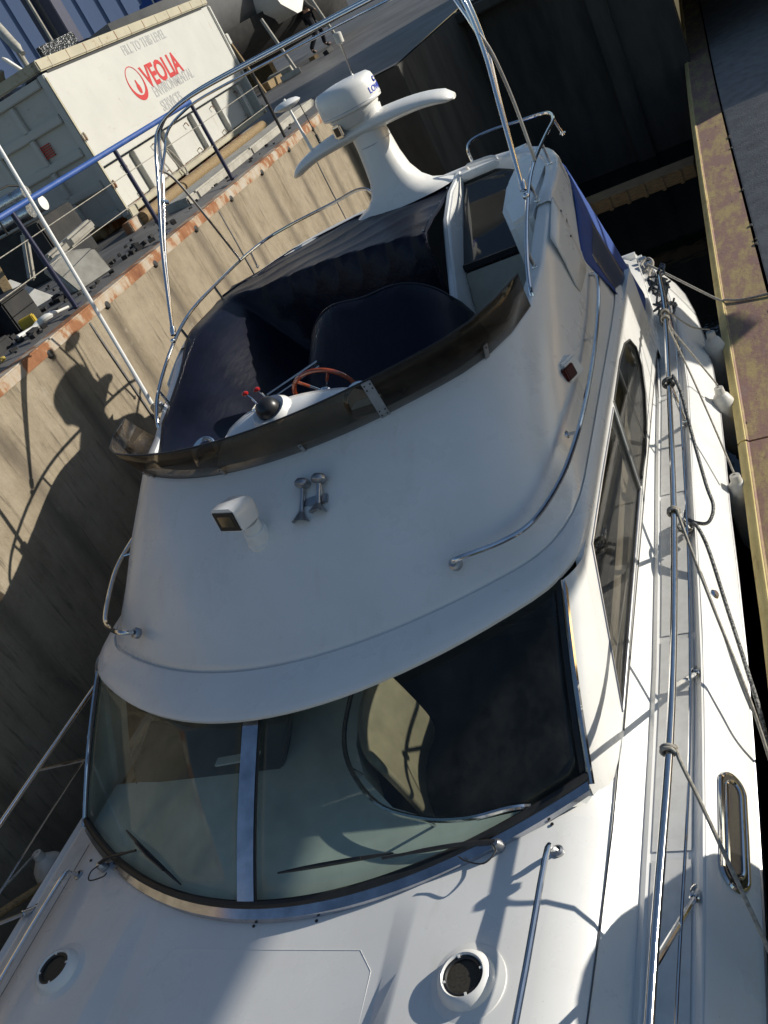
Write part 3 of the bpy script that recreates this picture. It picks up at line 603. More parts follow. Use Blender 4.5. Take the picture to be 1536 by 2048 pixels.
for y in YS:
    r, gx, s = xr(y), xg(y), sheer(y); bow = max(0, (.5 - y) / 3.9)
    zk = -3.75 + 1.5 * bow ** 2.2; zc = -2.95 + .55 * bow
    half = [(gx, -1.575 + s), (gx + .012, -1.585 + s), (gx + (r - gx) * .45, -1.66 + s), (gx + (r - gx) * .92, -1.765 + s), (r + .004, -1.79 + s), (r + .012, -1.81 + s), (r - .012, -1.835 + s),
            (r - .05, -2.15 + s * .9), (r * .93, -2.5 + s * .6), (r * (.86 - .3 * bow), zc), (.03, zk)]
    rings.append([(x, y, z) for x, z in half] + [(-x, y, z) for x, z in reversed(half)])
hb.loft(rings); hb.f.append(tuple(range(len(hb.v) - 22, len(hb.v))))
hull = put('hull', hb, 'grp', YA, sharp=24)
for s in (-1, 1):                                            # thin rubbing strip
    b = B(); b.tube([(s * (xr(y) + .006), y, -1.802 + sheer(y)) for y in YS[1:]], .008, 6); put('rub_rail', b, 'dullsteel', hull)
# deck moulding: sunk foredeck, trunk shoulders, side decks, toe rail
def zt(y): return -1.385 - .055 * max(0, (1.3 - y) / 4) + sheer(y) * .7
def xw(y): return math.sqrt(max(0, (y - 1.845) / .262))
db = B(); rings = []
for y in [-3.3, -3.1, -2.8, -2.4, -1.9, -1.4, -.9, -.4, .1, .5, .9, 1.2, 1.4, 1.6, 1.75, 1.845, 1.87, 1.91, 1.96, 2.03, 2.1, 2.18, 2.26, 2.33, 2.40, 2.44, 2.7, 3.2, 4, 5, 5.8, 6.4, 6.41, 7, 7.6, 8.1, 8.45, 8.58]:
    wv = min(1, xg(y) / 1.82); s = sheer(y); z = zt(y); d = min(.13, max(0, .083 * (1.95 - y))) if y > -1 else .13 * max(0, (y + 2) / 1)
    aft = y > 6.405
    prof = [(0, z - d), (.35, z - d), (.655, z - d), (.675, z - d * .96), (.752, z - d * .04), (.775, z), (1.12, z - .004), (1.30, z - .016), (1.40, z - .042), (1.465, z - .085), (1.525, z - .155), (1.575, z - .215),
            (1.600, -1.586 + s), (1.612, -1.592 + s), (1.775, -1.592 + s), (1.79, -1.588 + s), (1.803, -1.576 + s), (1.818, -1.571 + s), (1.828, -1.578 + s)]
    if aft: prof = [(x, min(zz, -1.62) if x > 1.45 else -1.95) for x, zz in prof[:13]] + prof[13:]
    if y > 1.846: prof = [(max(x, min(1.44, xw(y))), zz) for x, zz in prof]
    if y >= 2.4 and not aft: prof = [(max(x, 1.44), zz) for x, zz in prof]
    half = [(x * wv, y, zz) for x, zz in prof]
    k = xg(y) - half[-1][0]; half[-2:] = [(p[0] + k, p[1], p[2]) for p in half[-2:]]
    rings.append(half)
db.loft(rings); m = B(); m.v = [(-x, y, z) for x, y, z in db.v]; m.f = [tuple(reversed(q)) for q in db.f]; db.add(m.v, m.f)
deck = put('deck', db, 'grp', YA, sharp=22)
def deck_strip(name, x0, x1, dz, y0, y1, mat, n=24, zf=None):
    for s in (-1, 1):
        b = B(); rr = []
        for i in range(n + 1):
            y = y0 + (y1 - y0) * i / n; wv = min(1, xg(y) / 1.82); zz = (-1.592 + sheer(y) if zf is None else zf(y)) + dz
            rr.append([(s * x0 * wv, y, zz), (s * x1 * wv, y, zz)])
        b.loft(rr); put(name, b, mat, deck)
for y0, y1 in ((-2.0, -.62), (-.6, .78), (.8, 2.18), (2.2, 3.38), (3.4, 4.58), (4.6, 5.78), (5.8, 7.4)):
    deck_strip('nonskid_panel', 1.618, 1.772, .004, y0 + .01, y1 - .01, 'nonskid')
b = B()                                                      # seam between trunk and deck moulding
for s in (-1, 1):
    b.tube([(s * (1.462 + .03 * min(1, max(0, (y - 1.2) / 1.0))) * min(1, xg(y) / 1.82), y, zt(y) - .083 - .02 * min(1, max(0, (y - 1.2) / 1.0))) for y in [-1 + .25 * k for k in range(16)]], .003, 6)
    b.tube([(s * 1.503, 2.75, -1.49), (s * 1.503, 6.3, -1.49)], .003, 6)
sm_ = put('seam', b, 'groove', deck); sm_['kind'] = 'stuff'
def on_deck(x, y): return (x, y, zt(y) - min(.13, max(0, .083 * (1.95 - y))) * (1 if abs(x) < .66 else 0))
hb2 = B(); pts = [(-.42, 1.70), (.55, 1.70), (.62, 1.62), (.62, .75), (.55, .67), (-.42, .67), (-.49, .75), (-.49, 1.62)]
hz = zt(1.2) - .083 * .75
hb2.tube([(x, y, on_deck(x, y)[2] + .0002) for x, y in pts], .0014, 6, closed=True); put('hatch_seam', hb2, 'grp', YA)
b = B()
for x, y in ((.30, 1.82), (-.02, 1.80), (1.28, 2.22), (1.05, 2.02), (-1.28, 2.18), (-.9, 1.9), (1.36, 2.42)): b.lathe([(.007, 0), (.007, .004), (0, .004)], (x, y, zt(y) - .012), (0, 0, 1), 10)
put('screw', b, 'rubber', deck)
# saloon sides with real window openings
W1 = [(2.83, -1.455), (3.4, -1.445), (4.47, -1.425), (4.595, -.935), (3.9, -.925), (3.36, -.925)]
W2 = [(4.53, -1.425), (4.9, -1.45), (5.2, -1.43), (5.48, -1.36), (5.66, -1.25), (5.70, -1.13), (5.6, -1.02), (5.42, -.955), (5.15, -.925), (4.655, -.93)]
OUT = [(2.66, -1.50), (6.42, -1.50), (6.42, -.862), (3.20, -.862)]
for s in (-1, 1):
    b = B(); polys = [OUT, W1, W2]; flat = [p for q in polys for p in q]
    tris = tessellate_polygon([[Vector((p[0], p[1], 0)) for p in q] for q in polys])
    b.add([(s * 1.5, y, z) for y, z in flat], tris); b.add([(s * 1.462, y, z) for y, z in flat], tris)
    o = 0
    for q in polys:
        n = len(q)
        b.add([(s * 1.5, y, z) for y, z in q] + [(s * 1.462, y, z) for y, z in q], [(k, (k + 1) % n, n + (k + 1) % n, n + k) for k in range(n)])
    rr = []                                                  # pillar rounding round to the windscreen corner
    for k in range(9):
        t = k / 8; zz = -1.50 + .64 * t; a = Vector((1.425, 2.37 + .69 * max(0, min(1, (zz + 1.35) / .48)), zz)); c = Vector((1.5, 2.66 + .54 * t, zz))
        e = Vector((1.492, a.y + .07, zz)); rr.append([((1 - u) ** 2 * a + 2 * u * (1 - u) * e + u * u * c) for u in (0, .2, .4, .6, .8, 1)])
    b.loft([[(s * p.x, p.y, p.z) for p in r] for r in rr])
    side = put('saloon_side', b, 'grp', YA, sharp=30)
    for wn in (W1, W2):
        q = B(); q.add([(s * 1.490, y, z) for y, z in wn], [tuple(range(len(wn)))]); wd = put('window', q, 'sideglass', YA, solid=.006, smooth=False)
        q = B(); q.tube([(s * 1.5, y, z) for y, z in wn], .008, 8, closed=True); put('frame', q, 'dullsteel' if wn is W1 else 'rubber', wd)
    q = B(); q.tube([(s * 1.497, 4.655, -.92), (s * 1.497, 4.52, -1.43)], .012, 6); put('slider', q, 'dullsteel', YA); q = B(); q.tube([(s * 1.487, 5.1, -.93), (s * 1.487, 5.05, -1.44)], .009, 6); put('slider', q, 'dullsteel', YA)
# interior seen through the screen
b = B(); b.box((0, 4.3, -2.05), (2.9, 4.3, .04)); b.box((0, 6.40, -1.45), (2.9, .03, 1.2)); b.box((1.455, 4.4, -1.78), (.02, 4.2, .5)); b.box((-1.455, 4.4, -1.78), (.02, 4.2, .5)); b.box((0, 2.30, -1.80), (2.70, .03, .5))
put('saloon_lining', b, 'interior', YA, smooth=False)
front = [(x, 1.875 + .262 * x * x) for x in [-1.40 + .14 * k for k in range(21)]]
cut = [(1.40, 2.42), (1.30, 2.335), (1.18, 2.285), (.96, 2.245), (.75, 2.265), (.52, 2.345), (.31, 2.53), (.19, 2.74), (.13, 2.98)]
outer = front + cut + [(.11, 3.2), (-.32, 3.2), (-.32, 2.66), (-1.40, 2.66)]
tr = tessellate_polygon([[Vector((x, y, 0)) for x, y in outer]])
b = B(); b.add([(x, y, -1.375) for x, y in outer], tr); n = len(outer)
b.add([(x, y, -1.375) for x, y in outer] + [(x, y, -1.62) for x, y in outer], [(k, (k + 1) % n, n + (k + 1) % n, n + k) for k in range(n)]); dsh = put('dashboard', b, 'dash', YA, sharp=40)
b = B(); b.tube([(.10, 3.06, -1.30), (.155, 2.76, -1.30), (.27, 2.53, -1.30), (.49, 2.31, -1.30), (.74, 2.215, -1.30), (.95, 2.20, -1.30), (1.13, 2.235, -1.30), (1.20, 2.27, -1.34)], .013, 8, 5); put('rail', b, 'steel', dsh)
for x, y in ((.27, 2.53), (.74, 2.215)):
    b = B(); b.tube([(x, y, -1.30), (x + .02, y + .02, -1.376)], .008, 6); put('post', b, 'steel', dsh)
b = B(); b.prism([(-1.25, 2.62, -1.40), (-.22, 2.62, -1.40), (-.22, 2.70, -1.30), (-.22, 3.0, -1.24), (-1.25, 3.0, -1.24), (-1.25, 2.70, -1.30)], (0, 0, -.05)); put('instrument_pod', b, 'pod', dsh, bevel=.02)
b = B(); b.tube([(-.95 + .15 * math.cos(a), 3.06 + .10 * math.sin(a), -1.16 + .11 * math.sin(a)) for a in [2 * math.pi * k / 24 for k in range(24)]], .014, 8, closed=True); b.box((-.95, 3.06, -1.16), (.28, .02, .02)); put('wheel', b, 'rubber', dsh)
b = B(); b.box((-.46, 2.66, -1.285), (.27, .05, .012), Matrix.Rotation(.06, 3, 'Z')); put('paper', b, 'grp', dsh)
b = B(); b.loft([[(.14 + .05 * h, 3.3, zz), (.12 + .05 * h, 3.14, zz), (.13 + .05 * h, 2.98, zz), (.19 + .05 * h, 2.80, zz), (.28 + .05 * h, 2.66, zz), (.36 + .03 * h, 2.60, zz)] for zz, h in ((-1.9, 2.6), (-1.7, 2.0), (-1.5, 1.0), (-1.38, .3), (-1.36, 0))])
put('seat_back', b, 'beige', dsh, solid=.05, sub=2)
b = B(); b.box((.85, 4.3, -1.75), (.9, .9, .14)); put('seat', b, 'interior', dsh, bevel=.04)
b = B(); b.box((-.75, 3.9, -1.5), (.8, .2, .6)); put('seat', b, 'interior', dsh, bevel=.05)

# flybridge moulding: closed contours from the brow up to the coaming and down into the cockpit
def zc(y): t = min(1, max(0, (y - 4.35) / 1.25)); return -.175 + .285 * t * t * (3 - 2 * t)
def contour(y0, k, xs, yr, rf=.86, sl_=1.5):
    P = []; xa = rf * xs; ya = y0 + k * xa * xa; sl = 2 * k * xa
    for i in range(15): x = xa * i / 14; P.append((x, y0 + k * x * x))
    yc = ya + sl * (xs - xa); y2 = yc + (xs - xa) * sl_
    for i in range(1, 7): t = i / 6; P.append(((1 - t) ** 2 * xa + 2 * t * (1 - t) * xs + t * t * xs, (1 - t) ** 2 * ya + 2 * t * (1 - t) * yc + t * t * y2))
    ys_ = 5.35
    for i in range(1, 11): P.append((xs, y2 + (ys_ - y2) * i / 10))
    for i in range(1, 17): a = math.pi / 2 * i / 16; P.append((xs * math.cos(a) ** .667 if i < 16 else 0.0, ys_ + (yr - ys_) * math.sin(a) ** .667))
    return P
def L(y0, k, xs, yr, z, rf=.86, sl_=1.5): return [(x, y, z(y) if callable(z) else z) for x, y in contour(y0, k, xs, yr, rf, sl_)]
def face_z(f): return lambda y: -.80 + f * (zc(y) + .80)
LV = [L(2.95, .28, 1.40, 6.95, -.868), L(2.52, .285, 1.49, 7.15, -.882), L(2.482, .285, 1.504, 7.18, -.868), L(2.478, .285, 1.506, 7.185, -.85), L(2.50, .285, 1.497, 7.17, -.832),
      L(2.62, .265, 1.485, 7.16, -.818), L(2.752, .245, 1.474, 7.15, -.803, .84, 2), L(2.757, .245, 1.472, 7.15, -.820, .84, 2), L(2.771, .245, 1.467, 7.15, -.820, .84, 2), L(2.777, .245, 1.464, 7.15, -.800, .84, 2),
      L(2.80, .247, 1.460, 7.14, face_z(.03), .82, 2.3), L(2.98, .262, 1.456, 7.13, face_z(.27), .78, 3), L(3.20, .277, 1.450, 7.12, face_z(.55), .76, 3.5), L(3.42, .29, 1.440, 7.10, face_z(.79), .74, 4), L(3.60, .30, 1.425, 7.09, face_z(.965), .74, 4), L(3.625, .30, 1.418, 7.085, face_z(.99), .74, 4),
      L(3.65, .30, 1.405, 7.08, zc, .74, 4), L(3.70, .30, 1.345, 7.00, zc, .74, 4), L(3.715, .30, 1.332, 6.985, lambda y: zc(y) - .012, .74, 4), L(3.73, .30, 1.322, 6.975, lambda y: zc(y) - .05, .74, 4), L(3.80, .30, 1.30, 6.95, -.75, .74, 4)]
fb = B(); rings = []
for lv in LV: rings.append(lv + [(-x, y, z) for x, y, z in reversed(lv[1:-1])])
fb.loft(rings, ring=True); nr = len(rings[0])
fb.f.append(tuple(range(len(fb.v) - nr, len(fb.v)))); fb.f.append(tuple(reversed(range(nr))))
fly = put('flybridge', fb, 'grp', YA, sharp=38)
def fly_y(z, x):                                            # front face of the flybridge at height z
    t = (z + .80) / .625; return 2.778 + (3.625 - 2.778) * t + (.245 + .055 * t) * x * x
# bronze wind deflector round the front of the flybridge
base = [p for p in LV[15] if p[1] < 4.8]; top = [(x, y, .055 - .03 * max(0, (y - 4.2))) for x, y in contour(3.535, .275, 1.455, 7.0, .74, 4)][:len(base)]
bs = list(reversed([(-x, y, z) for x, y, z in base[1:]])) + base; ts = list(reversed([(-x, y, z) for x, y, z in top[1:]])) + top
b = B(); b.loft([bs, [tuple((Vector(p) + Vector(q)) / 2 + Vector((0, -.006, 0))) for p, q in zip(bs, ts)], ts]); wdf = put('wind_deflector', b, 'tinted', YA, solid=.007)
b = B(); b.tube(ts, .0055, 6); put('edge', b, 'rubber', wdf)
def defl(x, t):
    a = min(range(len(bs)), key=lambda i: abs(bs[i][0] - x) + (5 if bs[i][1] > 4.3 else 0)); return Vector(bs[a]).lerp(Vector(ts[a]), t), (Vector(ts[a]) - Vector(bs[a])).normalized()
for x, wd, t0, t1 in ((.70, .05, -.02, 1.0), (.20, .022, -.02, .22), (-.30, .022, -.02, .22), (1.16, .03, -.02, .3), (-.95, .02, -.02, .16), (-1.02, .02, -.02, .16)):
    p, up = defl(x, (t0 + t1) / 2); tang = (defl(x + .12, .5)[0] - defl(x - .12, .5)[0]).normalized(); nrm = tang.cross(up).normalized()
    if nrm.y > 0: nrm = -nrm
    ln = (t1 - t0) * (defl(x, 1)[0] - defl(x, 0)[0]).length
    rt = Matrix((tang, nrm, tang.cross(nrm))).transposed()
    b = B(); b.box(p + nrm * .008, (wd, .006, ln), rt); br = put('bracket', b, 'dullsteel', wdf, bevel=.002)
    b = B()
    for k in ((-.42, -.3, .3, .42) if wd > .04 else (-.3,)):
        for s in ((-.3, .3) if wd > .04 else (0,)): b.lathe([(.0045, 0), (.0045, .003), (0, .003)], p + nrm * .011 + tang * s * wd + tang.cross(nrm) * ln * k, nrm, 8)
    put('bolt', b, 'rubber', wdf)
# overlay plate on each flybridge side
for s in (-1, 1):
    b = B(); rr = []
    for i in range(9):
        y = 5.02 + (5.40 - 5.02) * i / 8; lo = -.40 if i else -.34; hi = zc(y) - .012
        row = []
        for j in range(5):
            zz = lo + (hi - lo) * j / 4; f = (zz + .80) / (zc(y) + .80)
            row.append((s * (.006 + interp(f, [(0, 1.464), (.27, 1.456), (.55, 1.450), (.79, 1.440), (.965, 1.425), (1, 1.41)])), y, zz))
        rr.append(row)
    b.loft(rr); pl = put('side_plate', b, 'grp', fly, solid=.006)
    b = B()
    for y, zz in ((5.08, -.33), (5.34, -.36), (5.34, -.16), (5.34, .0)): b.lathe([(.008, 0), (.008, .004), (0, .004)], (s * 1.453, y, zz), (s, 0, .1), 8)
    put('bolt', b, 'rubber', fly)
# flybridge cockpit: divider, stair well, step, helm console
b = B(); b.prism([(.455, 6.95, .118), (.455, 6.55, .09), (.46, 6.22, .0), (.475, 5.95, -.16), (.51, 5.5, -.42), (.57, 4.85, -.60), (.58, 4.85, -.748), (.455, 6.95, -.748)], (.055, 0, 0)); put('divider', b, 'grp', fly, bevel=.015)
b = B(); b.prism([(.515, 6.87, .05), (1.0, 6.87, .05), (1.0, 6.02, -.30), (.535, 6.02, -.30)], (0, -.01, -.02)); st = put('stair_hatch', b, 'plate_glass', fly)
b = B(); b.box((.77, 6.01, -.315), (.48, .05, .045)); put('hatch_edge', b, 'rubber', fly, bevel=.008)
b = B(); b.prism([(.54, 5.98, -.34), (1.0, 5.98, -.34), (1.0, 5.72, -.66), (.57, 5.72, -.66)], (0, .02, -.03)); b.box((.80, 5.50, -.69), (.46, .44, .03)); put('step', b, 'beige', fly, bevel=.01)
b = B(); b.box((.76, 6.90, .075), (.56, .12, .06)); put('hatch_hood', b, 'grp', fly, bevel=.015)
b = B(); b.prism([(1.0, 6.86, .10), (1.31, 6.35, .10), (1.31, 5.25, .085), (1.18, 5.2, .06), (1.06, 5.6, .08), (1.0, 6.1, .09)], (0, 0, -.83)); put('side_shelf', b, 'grp', fly, bevel=.03)
b = B(); b.tube([(.56, 6.93, .105), (.58, 6.90, .14), (.78, 6.84, .14), (.82, 6.82, .105)], .010, 8, 3); put('hatch_handle', b, 'grp', fly)
b = B(); rr = []
for i in range(19):
    x = -.54 + 1.01 * i / 18; h = smin(x, [(-.54, -.36), (-.525, -.22), (-.49, -.15), (-.40, -.095), (-.27, -.062), (0, -.06), (.2, -.085), (.36, -.125), (.42, -.17), (.455, -.25), (.47, -.36)])
    rr.append([(x, 3.78, -.42), (x, 3.80, -.42 + (h + .42) * .45), (x, 3.87, -.42 + (h + .42) * .82), (x, 3.97, h - .012), (x, 4.06, h), (x, 4.13, h - .01), (x, 4.18, h - .05), (x, 4.22, -.42 + (h + .42) * .3), (x, 4.24, -.74)])
b.loft(rr); con = put('helm_console', b, 'grp', fly, sharp=60)
b = B(); b.lathe([(.135, -.12), (.125, -.03), (.10, .004), (.078, -.012), (0, -.02)], (-.075, 3.98, -.045), (0, -.35, 1), 24); put('compass_boss', b, 'grp', fly)
b = B(); b.lathe([(.07, -.01), (.068, .015), (.055, .045), (.03, .062), (0, .066)], (-.075, 3.98, -.04), (0, -.35, 1), 24); put('compass', b, 'blackpl', fly)
for x in (-.215, -.135):
    b = B(); b.tube([(x, 4.12, -.07), (x, 4.10, .0), (x + .01, 4.06, .05), (x + .02, 4.04, .062)], .006, 8, 4); lv = put('throttle', b, 'chrome', YA)
    b = B(); b.ball((x + .022, 4.037, .065), .017, 10, (1.25, 1, .85)); put('knob', b, 'redknob', lv)
b = B(); b.box((-.175, 4.12, -.065), (.15, .09, .03)); put('throttle_base', b, 'chrome', fly, bevel=.008)
wc, wn = Vector((.10, 4.31, -.185)), Vector((0, .93, .36)); wu = Vector((1, 0, 0)); wv = wn.cross(wu)
b = B(); b.tube([wc + (wu * math.cos(a) + wv * math.sin(a)) * .185 for a in [2 * math.pi * k / 40 for k in range(40)]], .0135, 10, closed=True); whl = put('steering_wheel', b, 'wood_red', YA)
for k in range(5):
    a = 2 * math.pi * k / 5 + .32; dr = wu * math.cos(a) + wv * math.sin(a)
    b = B(); b.tube([wc + dr * .02, wc + dr * .11], .007, 8); put('spoke', b, 'chrome', whl)
    b = B(); b.tube([wc + dr * .10, wc + dr * .18], .009, 8); put('spoke_grip', b, 'wood_red', whl)
b = B(); b.lathe([(0, -.03), (.035, -.03), (.035, .01), (0, .02)], wc, wn, 16); put('hub', b, 'chrome', whl)
for x, y, z in ((-.60, 3.98, -.17), (.50, 3.90, -.12)):
    b = B(); b.tube([(x - .06, y - .05, z - .05), (x - .055, y - .03, z + .04), (x, y + .02, z + .075), (x + .055, y + .03, z + .05), (x + .06, y, z - .04)], .014, 8, 4); b.box((x + .02, y, z - .05), (.16, .10, .05)); put('grab_handle', b, 'chrome', fly, bevel=.004)
# windscreen
TOPY, TOPZ = 2.62, -.862
def ws(x, t): return Vector((x * (1 - .012 * t), 1.862 + .262 * x * x + (.745 - .03 * abs(x)) * t - .035 * math.sin(math.pi * t), -1.352 + .49 * t))
wsr = thing('windscreen', 'x', 'x', (0, 1.9, -1.35)); wsr.parent = YA; wsr.location = Vector((0, 1.9, -1.35)) - Vector((0, 2.6, WZ)); del wsr['label']; del wsr['category']
for x0, x1 in ((-1.425, -.095), (-.012, 1.425)):
    b = B(); b.loft([[ws(x0 + (x1 - x0) * i / 22, j / 7) for i in range(23)] for j in range(8)]); put('pane', b, 'windscreen', wsr, solid=.006)
b = B(); b.loft([[ws(x, t) + Vector((0, -.008, .008)) for x in (-.10, -.054, -.008)] for t in [k / 8 for k in range(9)]]); put('mullion', b, 'mirror_blue', wsr, solid=.012, smooth=False)
b = B(); b.tube([ws(-.004, k / 8) + Vector((0, -.006, .006)) for k in range(9)], .007, 6); put('mullion_seal', b, 'rubber', wsr)
xs_ = [-1.43 + 2.86 * k / 44 for k in range(45)]
b = B(); b.tube([ws(x, .012) + Vector((0, -.004, .004)) for x in xs_], .019, 8); put('gasket', b, 'rubber', wsr)
b = B(); b.loft([[ws(x, 0) + Vector((0, -.010, .004)) for x in xs_], [ws(x, 0) + Vector((0, -.046, -.020)) for x in xs_], [ws(x, 0) + Vector((0, -.050, -.042)) for x in xs_]]); put('trim', b, 'mirror_blue', wsr, sharp=30)
for s in (-1, 1):
    b = B(); b.loft([[ws(s * (1.428 - .026 * j), k / 8) + Vector((0, -.006, .006)) for k in range(9)] for j in (0, .5, 1)]); put('side_seal', b, 'rubber', wsr, solid=.004)
    b = B(); b.tube([ws(s * 1.425, -.03 + 1.0 * k / 8) + Vector((s * .014, -.004, .004)) for k in range(9)], .014, 8); put('side_trim', b, 'chrome', wsr)
# wipers
def on_glass(x, t, h=.012): return ws(x, t) + Vector((0, -.55, .83)) * h
def wiper(piv, elbow, b0, b1, s):
    b = B(); b.lathe([(.026, -.02), (.024, .02), (.014, .035), (0, .037)], piv, (0, -.2, 1), 14); wr = put('wiper', b, 'dullsteel', YA)
    p = Vector(piv) + Vector((0, 0, .028)); e = on_glass(*elbow, .03)
    b = B(); b.tube([p, p.lerp(e, .35) + Vector((0, 0, .015)), e], [.011, .009, .006], 8, 5); put('arm', b, 'blackpl', wr)
    A, C = on_glass(*b0, .012), on_glass(*b1, .012)
    b = B(); b.tube([A.lerp(C, k / 8) + Vector((0, -.5, .8)) * (.012 * math.sin(math.pi * k / 8)) for k in range(9)], [.004, .007, .009, .010, .010, .010, .009, .007, .004], 8); b.tube([A.lerp(C, .25) + Vector((0, -.012, .018)), A.lerp(C, .5) + Vector((0, -.02, .03)), A.lerp(C, .75) + Vector((0, -.012, .018))], .006, 6); put('blade', b, 'blackpl', wr)
    b = B(); b.tube([p + Vector((-s * .02, 0, 0)), p + Vector((s * .015, -.05, .01)), p + Vector((-s * .02, -.11, .02)), p + Vector((-s * .10, -.095, .02)), p + Vector((-s * .13, -.08, .03))], .0035, 6, 5); put('washer_hose', b, 'rubber', wr)
WIPERS = 0
wiper((1.075, 2.115, -1.372), (.62, .11), (.12, .16), (.66, .12), 1)
wiper((-1.13, 2.12, -1.372), (-.80, .16), (-.92, .23), (-.46, .07), -1)
# searchlight
sx, sy = -.045, 3.29; sbase = Vector((sx, sy, -.80 + (sy - 2.778 - .245 * sx * sx) / .847 * .625))
ax = Vector((.10, -.16, 1)).normalized()
b = B(); b.lathe([(.075, -.03), (.075, .008), (.068, .014), (.066, .016), (.062, .075), (.058, .08), (.050, .083), (.048, .13), (0, .13)], sbase, ax, 28); slt = put('searchlight', b, 'grp', YA)
hc = sbase + ax * .205 + Vector((-.03, -.01, .0)); fwd = Vector((-.30, -.95, .10)).normalized(); sd = fwd.cross(Vector((0, 0, 1))).normalized(); up = sd.cross(fwd)
rm = Matrix((sd, fwd, up)).transposed()
b = B(); pr = [(-.088, .055), (-.094, .0), (-.080, -.060), (.080, -.060), (.094, .0), (.088, .055), (.065, .073), (-.065, .073)]
b.loft([[hc + rm @ Vector((x * k, yy, z * k)) for x, z in pr] for yy, k in ((-.085, .55), (-.078, .8), (-.05, .95), (.03, 1), (.07, .98))], ring=True); n = len(pr)
b.f.append(tuple(range(len(b.v) - 5 * n, len(b.v) - 4 * n))); b.f.append(tuple(range(len(b.v) - n, len(b.v)))); put('lamp_head', b, 'grp', slt, sharp=50)
b = B(); b.box(hc + fwd * .068, (.164, .012, .108), rm); put('bezel', b, 'rubber', slt, bevel=.004)
b = B(); b.loft([[hc + rm @ Vector((x, .0765 - .002 * math.cos(x * 20), z)) for x in (-.052, -.03, -.01, .01, .03, .052)] for z in (-.028, -.01, .01, .03)]); put('lens', b, 'lens', slt)
# twin air horn
hn = B(); hz0 = Vector((.285, 3.39, 0)); hz0.z = -.80 + (hz0.y - 2.778 - .25 * .05) / .847 * .625
hn.box(hz0 + Vector((0, 0, .012)), (.16, .05, .022), Matrix.Rotation(.6, 3, 'X')); horn = put('horn', hn, 'dullsteel', YA, bevel=.006)
for x, ln in ((.225, .185), (.325, .155)):
    p = Vector((x + .01, 3.44, hz0.z + .085)); dr = Vector((-.10, -.76, -.62)).normalized()
    b = B(); b.lathe([(0, -.035), (.030, -.035), (.040, -.02), (.040, -.006), (.030, .004), (.012, .012), (.0095, ln * .4), (.014, ln * .72), (.024, ln * .9), (.046, ln), (.043, ln - .004), (.012, ln * .7), (0, ln * .6)], p, dr, 22); put('trumpet', b, 'dullsteel', horn)
    b = B(); b.tube([p + dr * .01, hz0 + Vector((x - .285, .0, .0))], .012, 8); put('bracket', b, 'dullsteel', horn)
# navigation lights
for s, lm in ((1, 'redglass'), (-1, 'navy')):
    p = Vector((s * 1.425, 4.33, -.50)); rt = Matrix.Rotation(-s * .5, 3, 'Z') @ Matrix.Rotation(-s * .12, 3, 'Y')
    b = B(); b.box(p, (.10, .14, .115), rt, .8); nl = put('navigation_light', b, 'grp', YA, bevel=.012)
    b = B(); b.box(p + rt @ Vector((s * .028, -.062, -.002)), (.05, .03, .072), rt); b.box(p + rt @ Vector((s * .045, -.03, -.002)), (.02, .07, .072), rt); put('lens', b, lm, nl, bevel=.006)
# grab rails wrapped round the flybridge
for s in (-1, 1):
    b = B(); P = [(.985, 3.075, -.66), (1.03, 3.04, -.62), (1.20, 3.15, -.66), (1.33, 3.26, -.665), (1.435, 3.49, -.64), (1.497, 3.75, -.60), (1.52, 4.1, -.58), (1.527, 4.55, -.555), (1.52, 5.0, -.52), (1.505, 5.35, -.46), (1.45, 5.42, -.45), (1.42, 5.42, -.46)]
    b.tube([(s * x, y, z) for x, y, z in P], .0135, 10, 5); gr = put('grab_rail', b, 'steel', YA)
    b = B(); b.lathe([(.030, -.02), (.030, .006), (.020, .014), (0, .014)], (s * .98, 3.085, -.675), (0, -.55, .83), 18); put('foot', b, 'dullsteel', gr)
    for x, y, z in ((1.50, 3.82, -.595), (1.525, 4.72, -.545)):
        b = B(); b.tube([(s * x, y, z), (s * 1.437, y + .02, z - .01)], .009, 8); b.lathe([(.02, 0), (.02, .006), (0, .008)], (s * 1.442, y + .02, z - .01), (s, 0, .1), 12); put('stub', b, 'steel', gr)
# coaming rails on the flybridge
for s in (-1, 1):
    P = [(1.33, 4.58, -.165), (1.33, 4.62, -.10), (1.335, 4.80, .02), (1.335, 5.2, .165), (1.335, 5.6, .24), (1.335, 6.2, .25), (1.33, 6.62, .245), (1.23, 6.93, .245), (1.0, 7.04, .25)]
    P += [(.60, 7.05, .265), (.40, 7.05, .28), (.30, 7.04, .26), (.26, 7.03, .20), (.25, 7.03, .12)] if s < 0 else [(.78, 7.05, .27), (.64, 7.04, .265), (.585, 7.03, .22), (.58, 7.03, .12)]
    b = B(); b.tube([(s * x, y, z) for x, y, z in P], .0125, 10, 4); cr = put('coaming_rail', b, 'steel', YA)
    for x, y, z in ((1.335, 5.38, .20), (1.335, 6.02, .25), (1.31, 6.70, .245), (1.335, 4.80, .02)):
        b = B(); b.tube([(s * x, y, z), (s * 1.335, y + .02, zc(y) - .01)], .010, 8); b.lathe([(.022, 0), (.022, .006), (0, .008)], (s * 1.335, y + .02, zc(y)), (0, 0, 1), 12); put('post', b, 'steel', cr)
